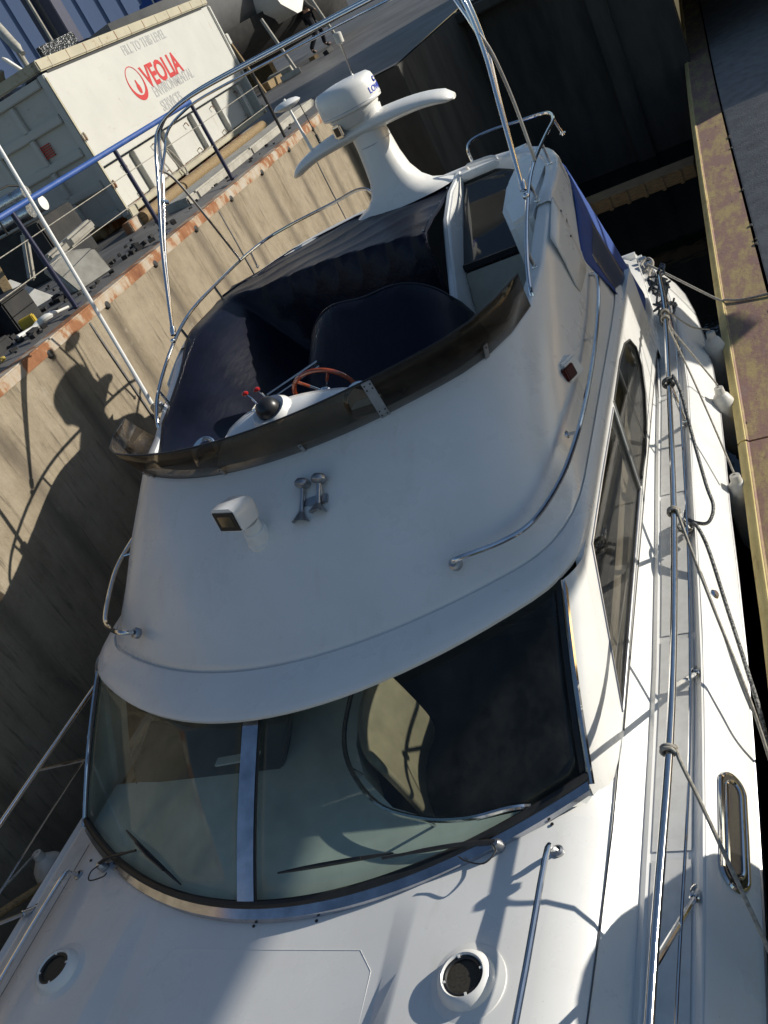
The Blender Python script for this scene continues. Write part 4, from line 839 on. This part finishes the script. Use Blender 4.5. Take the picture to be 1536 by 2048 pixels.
# radar mast with its wing
mb_ = B(); rr = []
for z, cx, cy, ax_, ay in ((.10, .03, 6.86, .44, .20), (.125, .03, 6.86, .38, .19), (.16, .02, 6.86, .285, .18), (.22, .015, 6.865, .215, .17), (.32, .005, 6.875, .165, .155), (.44, -.005, 6.885, .145, .145), (.56, -.012, 6.90, .135, .14), (.68, -.02, 6.91, .13, .14), (.76, -.02, 6.91, .16, .15), (.80, -.02, 6.91, .165, .155)):
    rr.append([(cx + ax_ * math.copysign(abs(math.cos(a)) ** .85, math.cos(a)), cy + ay * math.copysign(abs(math.sin(a)) ** .85, math.sin(a)), z) for a in [2 * math.pi * k / 28 for k in range(28)]])
mb_.loft(rr, ring=True); mb_.f.append(tuple(range(len(mb_.v) - 28, len(mb_.v)))); rmast = put('radar_mast', mb_, 'grp', YA, sharp=60)
b = B(); b.tube([(-.012 + .137 * math.cos(a), 6.90 + .142 * math.sin(a), .575) for a in [2 * math.pi * k / 28 for k in range(28)]], .003, 5, closed=True); put('joint', b, 'dullsteel', rmast)
b = B(); rr = []
for k in range(25):
    u = -1 + 2 * k / 24; x = -.02 + .70 * u; au = abs(u); z = .70 - .075 * au ** 4 - .02 * au + .012 * u; ch = (.175 * (1 - au ** 3 * .35)) * (1 if au < .97 else .55); th = (.072 - .026 * au) * (1 if au < .97 else .5)
    rr.append([(x, 6.915 + ch * math.copysign(abs(math.cos(a)) ** .9, math.cos(a)) * .95, z + th * math.sin(a) * (1 if math.sin(a) > 0 else .8)) for a in [2 * math.pi * j / 20 for j in range(20)]])
b.loft(rr, ring=True); b.f.append(tuple(range(len(b.v) - 20, len(b.v)))); b.f.append(tuple(reversed(range(len(b.v) - 500, len(b.v) - 480)))); put('wing', b, 'grp', rmast, sharp=60)
rc = Vector((-.05, 6.895, 0))
b = B(); b.lathe([(.16, .755), (.185, .80), (.20, .825), (.20, .84)], rc, (0, 0, 1), 36); b.lathe([(.205, .838), (.236, .85), (.240, .87), (.236, .985), (.228, 1.012), (.205, 1.034), (.10, 1.046), (0, 1.048)], rc, (0, 0, 1), 44); rdm = put('radome', b, 'grp', YA, sharp=50)
b = B(); b.tube([rc + Vector((.2385 * math.cos(a), .2385 * math.sin(a), .868)) for a in [2 * math.pi * k / 44 for k in range(44)]], .003, 5, closed=True); put('joint', b, 'dullsteel', rdm)
def on_dome(a0, h0):
    def fn(u, v, d):
        a = a0 + u / .238; r = .2395 + d; return rc + Vector((r * math.cos(a), r * math.sin(a), h0 + v))
    return fn
put('lettering', text_mesh('LOWRANCE', .062, on_dome(R(-27), .892), 1.05), 'ink_blue', rdm, smooth=False)
b = B(); fn = on_dome(R(1), .966)
b.tube([fn(.017 * math.cos(a), .017 * math.sin(a), .001) for a in [R(40 + 290 * k / 12) for k in range(13)]], .004, 6); put('logo', b, 'ink_blue', rdm)
b = B(); b.box((-.165, 6.735, .765), (.075, .05, .095)); nb = put('masthead_light', b, 'chrome', YA, bevel=.012)
b = B(); b.box((-.165, 6.708, .765), (.042, .006, .062)); put('lens', b, 'plate_glass', nb, bevel=.002)
b = B(); b.tube([(.02, 6.99, 1.02), (.045, 6.985, 1.29)], .008, 8); al = put('anchor_light', b, 'steel', YA)
b = B(); b.lathe([(.018, -.02), (.030, -.015), (.030, .05), (.022, .056), (0, .058)], (.048, 6.985, 1.285), (.08, 0, 1), 18); put('lamp', b, 'fender', al)
b = B(); b.tube([(-.495, 6.90, .70), (-.515, 6.92, .90), (-.53, 6.93, 1.12)], [.014, .012, .010], 8); ga = put('satellite_antenna', b, 'grp', YA)
b = B(); b.lathe([(0, -.030), (.06, -.022), (.105, -.004), (.112, .006), (.09, .026), (.05, .036), (0, .04)], (-.527, 6.93, 1.07), (0, 0, 1), 28); put('disc', b, 'grp', ga)
b = B(); b.tube([(-.455, 7.0, .70), (-.455, 7.0, .79)], .012, 8); b.tube([(-.455, 7.0, .78), (-.47, 7.01, 1.08)], .004, 6); put('stub_antenna', b, 'rubber', YA)
b = B(); b.tube([(-1.45, 4.80, -.05), (-1.45, 4.83, .25), (-1.45, 4.96, 1.74), (-1.45, 5.06, 2.9)], [.016, .014, .012, .010], 10); wa = put('whip_antenna', b, 'grp_matt', YA)
b = B(); b.box((-1.42, 4.80, -.09), (.09, .06, .07)); put('mount', b, 'dullsteel', wa, bevel=.01)
# bimini frame folded upright over the flybridge
def hoop(dy, dz, inset):
    A = [(-1.325, 5.25, .215), (-1.318, 5.66 + dy * .5, .69), (-1.305, 6.0 + dy, 1.03), (-1.30 + inset, 6.24 + dy, 1.27 + dz), (-1.235 + inset, 6.31 + dy, 1.375 + dz), (-1.08 + inset, 6.33 + dy, 1.43 + dz), (-.80, 6.33 + dy, 1.455 + dz), (-.19, 6.29 + dy, 1.445 + dz), (.55, 6.10 + dy, 1.43 + dz), (1.05, 5.88 + dy, 1.41 + dz), (1.22 - inset, 5.76 + dy, 1.36 + dz), (1.30 - inset, 5.66 + dy, 1.22 + dz), (1.322, 5.59 + dy, .93), (1.32, 5.46 + dy * .5, .65), (1.32, 5.25, .21)]
    return A
bf = B(); bf.tube(hoop(0, 0, 0), .0125, 12, 5); bim = put('bimini_frame', bf, 'steel', YA)
b = B(); b.tube(hoop(.075, .012, .0), .0125, 12, 5); put('second_hoop', b, 'steel', bim)
b = B(); b.tube(hoop(.035, -.045, .035)[1:-1], .010, 10, 5); put('inner_hoop', b, 'steel', bim)
b = B(); b.tube([(-1.31, 6.14, 1.14), (-1.305, 6.24, 1.06), (-1.305, 6.33, .84), (-1.32, 6.52, .25)], .010, 10, 4); put('brace', b, 'dullsteel', bim)
b = B(); b.tube([(1.325, 5.61, 1.02), (1.345, 5.65, .88), (1.35, 5.68, .60), (1.345, 5.66, .25)], .010, 10, 4); put('brace', b, 'dullsteel', bim)
for s in (-1, 1):
    b = B(); b.lathe([(.019, -.03), (.022, 0), (.019, .03)], (s * 1.323, 5.27, .235), (0, .65, .76), 12); b.ball((s * 1.33, 5.22, .185), .020, 10); put('clamp', b, 'chrome', bim)
b = B(); b.tube([(-1.31, 5.95, .96), (-1.31, 6.02, .93)], .020, 10); put('clamp', b, 'chrome', bim)
# guard rails along the deck
for s in (-1, 1):
    rl = [(0, -3.55, -.98), (.32, -3.45, -.98), (.85, -2.95, -1.0), (1.28, -2.2, -1.03), (1.60, -1.2, -1.06), (1.74, -.2, -1.09), (1.785, .8, -1.12), (1.80, 1.6, -1.135), (1.822, 2.5, -1.14), (1.80, 3.7, -1.14), (1.735, 5.1, -1.13), (1.675, 6.15, -1.13), (1.60, 6.85, -1.15), (1.565, 7.05, -1.25), (1.545, 7.12, -1.56)]
    b = B(); b.tube([(s * x, y, z) for x, y, z in rl], .0155, 12, 5); gl = put('guard_rail', b, 'steel', YA)
    b = B(); b.tube([(s * x, y, -1.37 + (z + 1.14) * .7) for x, y, z in rl[1:-2]], .006, 8, 5); put('lower_rail', b, 'steel', gl)
    for yb, yt in ((-2.2, -2.75), (-1.1, -1.65), (-.05, -.60), (1.0, .45), (2.04, 1.49), (3.15, 2.62), (4.22, 3.82), (5.35, 5.1), (6.35, 6.2)):
        xb = xg(yb) - .035; xt = interp(yt, [(p[1], p[0]) for p in rl]); zb = -1.60 + sheer(yb); zt_ = interp(yt, [(p[1], p[2]) for p in rl])
        b = B(); b.tube([(s * xb, yb, zb), (s * xt, yt, zt_)], .0125, 10); d_ = (Vector((s * xt, yt, zt_)) - Vector((s * xb, yb, zb))).normalized(); b.lathe([(.019, .0), (.019, .075), (.014, .08)], Vector((s * xb, yb, zb)), d_, 14); b.lathe([(.036, -.006), (.036, .008), (.022, .014)], (s * xb, yb, zb), (0, 0, 1), 16); put('stanchion', b, 'steel', gl)
    # foredeck grab rails
    b = B(); b.tube([(s * x, y, z) for x, y, z in ((1.315, 2.10, -1.415), (1.315, 2.075, -1.35), (1.312, 2.0, -1.315), (1.30, 1.4, -1.305), (1.24, .5, -1.30), (1.13, -.3, -1.29), (1.115, -.38, -1.34), (1.112, -.40, -1.40))], .0125, 10, 4); fr_ = put('foredeck_rail', b, 'steel', YA)
    b = B(); b.lathe([(.026, -.01), (.026, .006), (.016, .012)], (s * 1.315, 2.10, zt(2.1) - .018), (0, 0, 1), 16); put('foot', b, 'dullsteel', fr_)
    # cowl vents
    vx, vy = s * 1.05, 1.575; vz = zt(vy) - .006
    b = B(); b.lathe([(.150, -.012), (.148, .003), (.125, .008), (.112, .011), (.110, .020), (.102, .036), (.092, .048), (.082, .052), (.077, .046), (.074, .040)], (vx, vy, vz), (0, 0, 1), 36); vt = put('cowl_vent', b, 'grp', YA, sharp=50)
    b = B(); b.lathe([(.078, .041), (.074, .041), (.074, .046)], (vx, vy, vz), (0, 0, 1), 30); b.lathe([(0, .034), (.078, .034)], (vx, vy, vz), (0, 0, 1), 30); put('grille', b, 'mesh_brown', vt)
    b = B(); b.lathe([(.062, .040), (.068, .045), (.074, .045), (.068, .038)], (vx, vy, vz), (0, 0, 1), 30); put('ring', b, 'rubber', vt)
    b = B()
    for a in (.4, 1.97, 3.54, 5.1): b.box((vx + .073 * math.cos(a), vy + .073 * math.sin(a), vz + .046), (.012, .008, .006), Matrix.Rotation(a, 3, 'Z'))
    put('clip', b, 'grp', vt)
    # oval portlights in the topsides
    for yc in (2.36, .2, -1.3):
        def hp(y, h):
            gx_, r_ = xg(y), xr(y); f = (-1.575 - h) / .225; return Vector((s * (gx_ + .012 + (r_ - gx_) * .9 * f), y, h + sheer(y)))
        cz = -1.685; oval = []
        for k in range(36):
            a = 2 * math.pi * k / 36; oval.append((yc + .185 * (1 if math.cos(a) > 0 else -1) * (1 if abs(math.cos(a)) > .02 else 0) + .070 * math.cos(a), cz + .058 * math.sin(a)))
        b = B(); b.tube([hp(y, z) + Vector((s * .004, 0, 0)) for y, z in oval], .013, 8, closed=True); b.tube([hp(yc + (y - yc) * .86, cz + (z - cz) * .62) + Vector((s * .012, 0, .01)) for y, z in oval], .009, 8, closed=True); po = put('portlight', b, 'chrome', YA)
        b = B(); b.add([hp(y, z) + Vector((s * .010, 0, .012)) for y, z in oval], [tuple(range(36))]); put('glass', b, 'plate_glass', po, smooth=False)
    # deck cleats
    for y in (4.22, -1.9):
        x = xg(y) - .05; b = B(); b.tube([(s * x, y - .12, -1.545 + sheer(y)), (s * x, y - .05, -1.55 + sheer(y)), (s * x, y + .05, -1.55 + sheer(y)), (s * x, y + .12, -1.545 + sheer(y))], [.012, .016, .016, .012], 10, 3)
        b.tube([(s * x, y - .04, -1.625 + sheer(y)), (s * x, y - .04, -1.55 + sheer(y))], .014, 8); b.tube([(s * x, y + .04, -1.625 + sheer(y)), (s * x, y + .04, -1.55 + sheer(y))], .014, 8); put('cleat', b, 'chrome', YA)
    b = B(); b.lathe([(.034, -.02), (.034, .005), (.022, .008), (.022, .07), (.036, .078), (.036, .10), (0, .105)], (s * 1.36, 8.02, -1.56), (0, 0, 1), 18); b.lathe([(.034, -.02), (.034, .005), (.022, .008), (.022, .07), (.036, .078), (.036, .10), (0, .105)], (s * 1.30, 8.18, -1.56), (0, 0, 1), 18); put('stern_bollard', b, 'dullsteel', YA)
    b = B(); b.lathe([(.0, .012), (.018, .012), (.028, .0), (.028, -.01)], (s * (xg(3.72) + .05), 3.72, -1.645), (s * .9, 0, .4), 14); put('filler_cap', b, 'chrome', YA)
# aft part of the boat: cockpit coaming, transom corner, canvas enclosure
b = B(); b.box((0, 8.5, -1.75), (2.5, .14, .5)); put('transom', b, 'grp', YA, bevel=.05)
for s in (-1, 1):
    b = B(); b.loft([[(s * 1.50, 6.38, -1.60), (s * 1.50, 6.38, -1.36), (s * 1.40, 6.38, -1.30), (s * 1.34, 6.38, -1.60)], [(s * 1.42, 7.2, -1.60), (s * 1.41, 7.2, -1.44), (s * 1.33, 7.2, -1.40), (s * 1.27, 7.2, -1.60)], [(s * 1.26, 8.2, -1.60), (s * 1.25, 8.2, -1.50), (s * 1.17, 8.2, -1.48), (s * 1.11, 8.2, -1.60)], [(s * 1.1, 8.5, -1.60), (s * 1.08, 8.5, -1.52), (s * 1.0, 8.5, -1.5), (s * .95, 8.5, -1.6)]]); put('cockpit_coaming', b, 'grp', YA, sharp=60)
    CT = spline([(1.445, 5.42, -.33), (1.43, 5.92, -.09), (1.27, 6.62, -.04), (.92, 7.06, -.02), (0, 7.2, 0)], 8); CB_ = spline([(1.475, 6.42, -1.27), (1.44, 6.92, -1.29), (1.27, 7.46, -1.38), (.9, 7.8, -1.42), (0, 7.95, -1.45)], 8)
    def cv(i, v):
        i0 = min(int(i), 31); t = CT[i0].lerp(CT[i0 + 1], i - i0); c = CB_[i0].lerp(CB_[i0 + 1], i - i0); p = t.lerp(c, v)
        w_ = .025 * math.sin(math.pi * v) * math.sin(1.1 * i + 5 * v); return Vector((s * (p.x + w_ * .5), p.y + w_, p.z - .05 * math.sin(math.pi * v)))
    b = B(); b.loft([[cv(i * .5, j / 14) for i in range(65)] for j in range(15)]); cn = put('canopy', b, 'canvas', YA, solid=.006, sharp=80)
    b = B(); b.loft([[cv(2.2 + 5.2 * i / 10, .16 + .62 * j / 10) + Vector((s * .008, .004, .004)) for i in range(11)] for j in range(11)]); put('canopy_window', b, 'clearpl', cn)

# ------------------------------------------------------------------ covers lying over the flybridge
def sst(a, b_, t): t = min(1, max(0, (t - a) / (b_ - a))); return t * t * (3 - 2 * t)
def tarp_z(x, y):
    edge = zc(y) + .012; xin = x + 1.30
    plate = .105 - .03 * sst(-.2, .55, x) - .05 * sst(.25, .60, x) * sst(6.9, 6.0, y)
    ff = 5.93 - .14 * (x + .2); low = -.50 + .10 * sst(5.2, 4.2, y)
    z = low + (plate - low) * sst(ff - .10, ff, y)
    z = z + (edge - z) * (1 - sst(.0, .62 if y < ff else .2, xin)) if y < ff + .3 else z
    if y < 4.45: z = z + (-.20 - z) * sst(4.40, 4.0, y)
    return z
b = B(); nx, ny = 56, 96; rnd = random.Random(3); v = []
for j in range(ny + 1):
    y = 4.02 + (6.90 - 4.02) * j / ny
    xl = -1.30 - .10 * sst(5.0, 5.6, y); xl = xl + max(0, 4.6 - y) * .40; xr_ = .452
    for i in range(nx + 1):
        x = xl + (xr_ - xl) * i / nx; y2 = y - max(0, abs(x) - .70) ** 2 * 1.5 * sst(6.3, 6.9, y)
        z = tarp_z(x, y2) + .007 * math.sin(6 * x + 3 * y + 2 * math.sin(2 * y)) * sst(4.0, 4.6, y) * sst(-1.3, -.9, x) + rnd.uniform(-.0007, .0007) + .010 * abs(math.sin(8 * (x * .8 + y * .35))) ** 6 * sst(-1.25, -.95, x) * sst(5.8, 5.2, y) + .006 * abs(math.sin(11 * (x * .5 - y * .9))) ** 8 * sst(5.9, 6.1, y)
        if y < 5.2: z += .05 * math.exp(-((x + 1.02) ** 2 + (y - 4.85) ** 2) / .03) - .03 * math.exp(-((x + .9) ** 2 + (y - 4.75) ** 2) / .02)
        v.append((x, y2, z))
f = []
for j in range(ny):
    for i in range(nx): a = j * (nx + 1) + i; f.append((a, a + 1, a + nx + 2, a + nx + 1))
b.add(v, f); cvo = put('boat_cover', b, 'tarp', at=(-.4, 5.5, -.74), solid=.004, sharp=70); hem = [v[j * (nx + 1) + nx] for j in range(0, ny + 1, 3)]; hem2 = [v[ny * (nx + 1) + i] for i in range(0, nx + 1, 3)]
b = B(); b.tube([(x - .012, y, z + .006) for x, y, z in hem], .011, 6); put('hem', b, 'tarp', cvo)
b = B(); b.tube([(x, y - .01, z + .005) for x, y, z in hem2], .007, 6); put('hem', b, 'tarp', cvo)
for x, y, z in hem[3::3]:
    b = B(); b.lathe([(.010, 0), (.009, .006), (0, .008)], (x - .03, y, z + .008), (.2, -.3, 1), 10); put('stud', b, 'dullsteel', cvo)
tag(cvo, 'large navy blue waterproof cover stretched over the flybridge seats', 'cover')
def hump(x, y):
    u = (x - .20) / .60; e = max(0, 1 - abs(u) ** 4); top = (-.01 - .03 * u - .10 * (1 - e ** .5)) ; yb = 5.16 + .02 * u
    return top, yb
b = B(); rr = []
for i in range(31):
    x = -.42 + 1.22 * i / 30; u = (x - .19) / .61; e = max(0, 1 - abs(u) ** 4.5) ** .5; tz = -.62 + (.62 - .015 - .03 * u + .03 * math.cos(1.5 * u)) * e
    row = []
    for (y, k) in ((5.30, .0), (5.27, .5), (5.22, .88), (5.15, 1.0), (5.12, .995), (5.04, .90), (4.94, .76), (4.80, .58), (4.70, .46), (4.6, .40), (4.52, .30), (4.47, .0)):
        zz = -.70 + (tz + .70) * k; row.append((x + .01 * math.sin(9 * y + 4 * x), y + .015 * math.sin(8 * x + 3 * k) * k, zz + .008 * math.sin(14 * x + 9 * y) * k))
    rr.append(row)
b.loft(rr); crest = [r_[3] for r_ in rr]; tag(put('seat_cover', b, 'tarp', at=(.2, 4.9, -.74), solid=.004, sharp=70), 'navy blue cover over the helm seat behind the steering wheel', 'cover')
b = B(); b.tube([(x, y - .01, z + .004) for x, y, z in crest[2:-2]], .007, 6); sc_ = put('piping', b, 'tarp', bpy.data.objects['seat_cover'])
b = B(); b.tube([(-.62, 4.84, -.28), (-.20, 4.90, -.20)], .009, 8); b.tube([(-.58, 4.80, -.30), (-.18, 4.86, -.22)], .007, 8); tag(put('boat_hook', b, 'dullsteel', at=(-.4, 4.86, -.3)), 'thin grey pole lying on the cover beside the helm seat', 'pole')

# ------------------------------------------------------------------ fenders, ropes
def fender(p, ln, r, label, lean=(0, 0, 0)):
    ax = (Vector((0, 0, -1)) + Vector(lean)).normalized(); t = thing('fender', label, 'fender', tuple(Vector(p) + ax * ln), 'fenders hung along the yacht')
    b = B(); b.lathe([(0, .0), (.03, .0), (.034, .045), (.05, .06), (r * .8, .10), (r * .97, .15), (r, .2), (r * .99, ln - .16), (r * .9, ln - .10), (r * .55, ln - .05), (.03, ln - .04), (.03, ln), (0, ln)], p, ax, 28); put('body', b, 'fender', t)
    b = B(); b.tube([Vector(p) + ax * .02 + Vector((.012 * math.cos(a), .03 * 0 + .012 * math.sin(a), .02 * math.sin(a))) for a in [2 * math.pi * k / 12 for k in range(12)]], .006, 6, closed=True); put('eye', b, 'rope', t)
    return t
FEND = [((1.835, 6.70, -1.65), .56, .085, 'white fender at the stern end, nearest the mooring line'), ((1.885, 5.84, -1.66), .56, .085, 'grubby white fender in the middle of the three by the pier'), ((1.950, 4.86, -1.73), .58, .085, 'white fender nearest the bow beside the pier')]
for p, ln, r, lab in FEND: fender(p, ln, r, lab, (.0, -.08, 0))
fender((-2.10, 2.42, -1.62), .56, .11, 'white fender between the yacht and the dock wall')
def rope(pts, r, lab, mat='rope', cat='rope', n=6, group=None):
    b = B(); b.tube(pts, r, 8, n); o = put('rope', b, mat, at=pts[0]); tag(o, lab, cat, group); return o
def knot(p, lab=None, r=.007, mat='rope', big=.024):
    out = []
    for k in range(14): a = k / 13 * 4 * math.pi; out.append((p[0] + big * math.cos(a), p[1] + .012 * (k / 13 - .5) * 2.4, p[2] + big * math.sin(a)))
    return out
def rx(y): return interp(y, [(1.6, 1.80), (2.5, 1.822), (3.7, 1.80), (5.1, 1.735), (6.15, 1.675)])
rope(knot((rx(6.1), 6.1, -1.13)) + [(1.69, 6.2, -1.18), (1.76, 6.45, -1.45), (1.835, 6.70, -1.63)], .006, 'thin rope holding the fender nearest the stern')
rope(knot((rx(6.0), 6.0, -1.13)) + [(1.70, 5.99, -1.2), (1.79, 5.92, -1.42), (1.885, 5.84, -1.64)], .006, 'thin rope running down to the middle fender')
rope([(rx(5.95), 5.95, -1.13), (1.78, 5.60, -1.32), (1.87, 5.22, -1.52), (1.95, 4.86, -1.71)], .006, 'thin rope running to the fender nearest the bow')
rope(knot((rx(5.1), 5.08, -1.13), big=.03) + [(1.78, 5.05, -1.08), (1.80, 4.98, -1.18), (1.82, 4.75, -1.33), (1.865, 4.40, -1.44), (1.89, 4.25, -1.49), (1.855, 4.16, -1.52), (1.79, 4.19, -1.53), (1.73, 4.23, -1.52), (1.70, 4.16, -1.52), (1.755, 4.09, -1.525)], .010, 'thick rope looping from the rail down to the deck cleat', 'rope_dark')
rope([(1.755, 4.20, -1.54), (1.80, 4.12, -1.50), (1.85, 3.95, -1.53), (1.91, 3.60, -1.63), (1.97, 3.25, -1.73), (2.01, 2.95, -1.85), (2.03, 2.4, -2.05), (2.03, 1.8, -2.1)], .010, 'flecked mooring rope from the midship cleat over the side', 'rope_dark')
rope(knot((rx(3.78), 3.78, -1.14), big=.026) + [(1.825, 3.72, -1.15), (1.90, 3.38, -1.37), (1.985, 3.03, -1.58), (2.02, 2.85, -1.72), (2.03, 2.7, -2.0)], .0075, 'rope tied midway along the guard rail and hanging over the hull')
rope(knot((rx(2.31), 2.31, -1.14), big=.026) + [(1.855, 2.27, -1.15), (1.90, 2.16, -1.25), (1.96, 2.0, -1.40), (2.02, 1.84, -1.55), (2.045, 1.76, -1.75)], .0075, 'rope tied to the nearest stretch of guard rail, crossing the oval portlight')
rope([(1.34, 8.05, -1.48), (1.42, 7.88, -1.47), (1.64, 7.68, -1.61), (1.87, 7.48, -1.757), (1.93, 7.44, -1.765), (2.06, 7.36, -1.772), (2.3, 7.3, -1.768)], .010, 'mooring line from the stern bollard to the pier')
rope([(1.36, 8.0, -1.46), (1.33, 7.95, -1.49), (1.30, 8.05, -1.47), (1.36, 8.12, -1.46), (1.40, 8.02, -1.48), (1.36, 7.9, -1.52), (1.40, 7.6, -1.5), (1.50, 7.2, -1.45), (1.56, 7.0, -1.30)], .012, 'rope wound on the stern bollard and led to the rail')
cb = []
rnd = random.Random(11)
for k in range(90):
    a = k * .62; cb.append((1.555 + .055 * math.cos(a) + rnd.uniform(-.02, .02), 6.98 + .13 * math.sin(a * 1.03) + rnd.uniform(-.06, .06), -1.36 + .15 * math.sin(a * .21) + rnd.uniform(-.04, .04)))
rope(cb, .008, 'tangled coil of rope hung on the stern end of the rail', 'rope_dark', n=3)
rope([(-2.45, 1.9, -1.35), (-2.2, 2.05, -1.55), (-2.11, 2.40, -1.62)], .008, 'thin rope tying the fender beside the dock wall')
b = B(); b.tube([(-2.44, 1.55, -1.50), (-1.98, 2.30, -1.72)], .022, 10); tag(put('boat_pole', b, 'timber', at=(-2.2, 1.9, -1.6)), 'wooden pole fending the bow off the dock wall', 'pole')
rope([(-2.44, 1.3, -1.6), (-2.2, 1.7, -1.8), (-2.02, 2.0, -1.95)], .008, 'slack rope between the bow and the dock wall')

# ------------------------------------------------------------------ person walking in the yard
def person(loc, rz, label):
    t = thing('person', label, 'person', loc); q = Matrix.Rotation(rz, 3, 'Z')
    J = dict(pel=(0, 0, .95), spine=(0, .02, 1.15), chest=(0, .03, 1.35), neck=(0, .05, 1.50), head=(0, .07, 1.60), crown=(0, .08, 1.72),
             hl=(-.10, 0, .90), kl=(-.11, .20, .52), al=(-.11, .12, .10), tl=(-.11, .28, .05), hr=(.10, 0, .90), kr=(.11, .02, .50), ar=(.11, -.32, .14), tr=(.11, -.20, .04),
             sl=(-.19, .03, 1.42), el=(-.25, -.08, 1.15), wl=(-.26, .05, .92), fl=(-.26, .09, .84), sr=(.19, .03, 1.42), er=(.25, .10, 1.16), wr=(.26, .24, .98), fr=(.26, .28, .91))
    RAD = dict(pel=.14, spine=.13, chest=.15, neck=.06, head=.095, crown=.06, hl=.095, kl=.062, al=.045, tl=.035, hr=.095, kr=.062, ar=.045, tr=.035, sl=.07, el=.05, wl=.035, fl=.035, sr=.07, er=.05, wr=.035, fr=.035)
    EDG = ['pel spine', 'spine chest', 'chest neck', 'neck head', 'head crown', 'pel hl', 'hl kl', 'kl al', 'al tl', 'pel hr', 'hr kr', 'kr ar', 'ar tr', 'chest sl', 'sl el', 'el wl', 'wl fl', 'chest sr', 'sr er', 'er wr', 'wr fr']
    def skin(name, keys, mat, grow=0.0):
        ks = list(keys); me = bpy.data.meshes.new(name); me.from_pydata([q @ Vector(J[k]) for k in ks], [(ks.index(a), ks.index(b_)) for a, b_ in (e.split() for e in EDG) if a in ks and b_ in ks], [])
        o = bpy.data.objects.new(name, me); COL.objects.link(o); o.parent = t; o.modifiers.new('skin', 'SKIN'); sv = me.skin_vertices[0].data
        for i, k in enumerate(ks): sv[i].radius = (RAD[k] + grow, RAD[k] + grow)
        sv[0].use_root = True; s_ = o.modifiers.new('sub', 'SUBSURF'); s_.levels = 1; s_.render_levels = 1; me.materials.append(M[mat]); me.polygons.foreach_set('use_smooth', [True] * len(me.polygons)); return o
    skin('body', J.keys(), 'skin'); skin('trousers', ['pel', 'hl', 'kl', 'al', 'hr', 'kr', 'ar'], 'jeans', .02); skin('jacket', ['pel', 'spine', 'chest', 'sl', 'el', 'wl', 'sr', 'er', 'wr'], 'jacket', .022)
    for s, k in ((-1, 'l'), (1, 'r')):
        b = B(); p = q @ ((Vector(J['a' + k]) + Vector(J['t' + k])) / 2); b.ball(Vector(loc) + p + Vector((0, 0, -.01)), .07, 12, (.75, 1.9 if abs(math.cos(rz)) > .7 else .9, .75)); put('shoe', b, 'rubber', t)
    b = B(); b.ball(Vector(loc) + q @ Vector((0, .06, 1.66)), .115, 12, (.95, 1, .85)); put('hair', b, 'jeans', t)
person((-8.1, 27.0, Q + .15), R(-65), 'person in dark trousers walking across the yard behind the skip')

# unseen lift frame and tyres on the pier, added only to shade the yacht
lf = thing('boat_lift', 'unseen navy lift frame added on the right hand pier to shade the yacht', 'boat lift', (6.0, 5, PZ))
b = B(); b.box((6.0, 5.35, 1.32), (.34, 6.9, 1.18)); put('shade_girder', b, 'navy', lf, bevel=.02)  # deep web sized to throw shade over the flybridge and foredeck
for z in (.80, 1.82):
    b = B(); b.box((6.0, 12.4, z), (.16, 7.2, .13)); put('chord', b, 'navy', lf, bevel=.02)
for k in range(6):
    b = B(); b.tube([(6.0, 8.9 + 1.1 * k, .85), (6.0, 9.45 + 1.1 * k, 1.78)], .03, 8); put('lattice', b, 'navy', lf)
for y in (1.75, 15.8):
    b = B(); b.box((6.0, y, .05), (.36, .42, 2.45)); put('leg', b, 'navy', lf, bevel=.02)
    b = B(); b.lathe([(0, -.17), (.34, -.17), (.50, -.15), (.56, -.08), (.56, .08), (.50, .15), (.34, .17), (0, .17)], (6.0, y, PZ + .60), (1, 0, 0), 36); put('wheel', b, 'rubber', lf)
b = B(); sl_pts = [(6.0, 8.62, .78), (6.0, 8.62, .1), (6.0, 8.75, -.25), (6.0, 9.1, -.42), (6.0, 9.5, -.36), (6.0, 9.78, -.1), (6.0, 9.85, .3), (6.0, 9.85, .78)]
b.prism(sl_pts, (.06, 0, 0)); put('shade_sling', b, 'canvas', lf, bevel=.01)  # hanging shape added to shade the stern side deck
for (x, y, r, lean, lab) in ((3.02, 2.42, .425, .04, 'large unseen tyre standing upright on the pier'), (2.76, 2.14, .225, -.06, 'small tyre added unseen to shade the hull side')):
    ax_ = Vector((1, lean, .02)).normalized(); b = B(); b.lathe([(r * .55, -.07), (r * .75, -.10), (r * .96, -.085), (r, -.04), (r, .04), (r * .96, .085), (r * .75, .10), (r * .55, .07), (r * .6, 0), (r * .55, -.07)], (x, y, PZ + r + .02), ax_, 40)
    b.lathe([(0, .03), (r * .58, .03), (r * .58, -.03), (0, -.03)], (x, y, PZ + r + .02), ax_, 24)
    tag(put('shade_tyre', b, 'rubber', at=(x, y, PZ + .02)), lab, 'shade_tyre')  # out of view, placed only for the rounded shadows on deck and hull
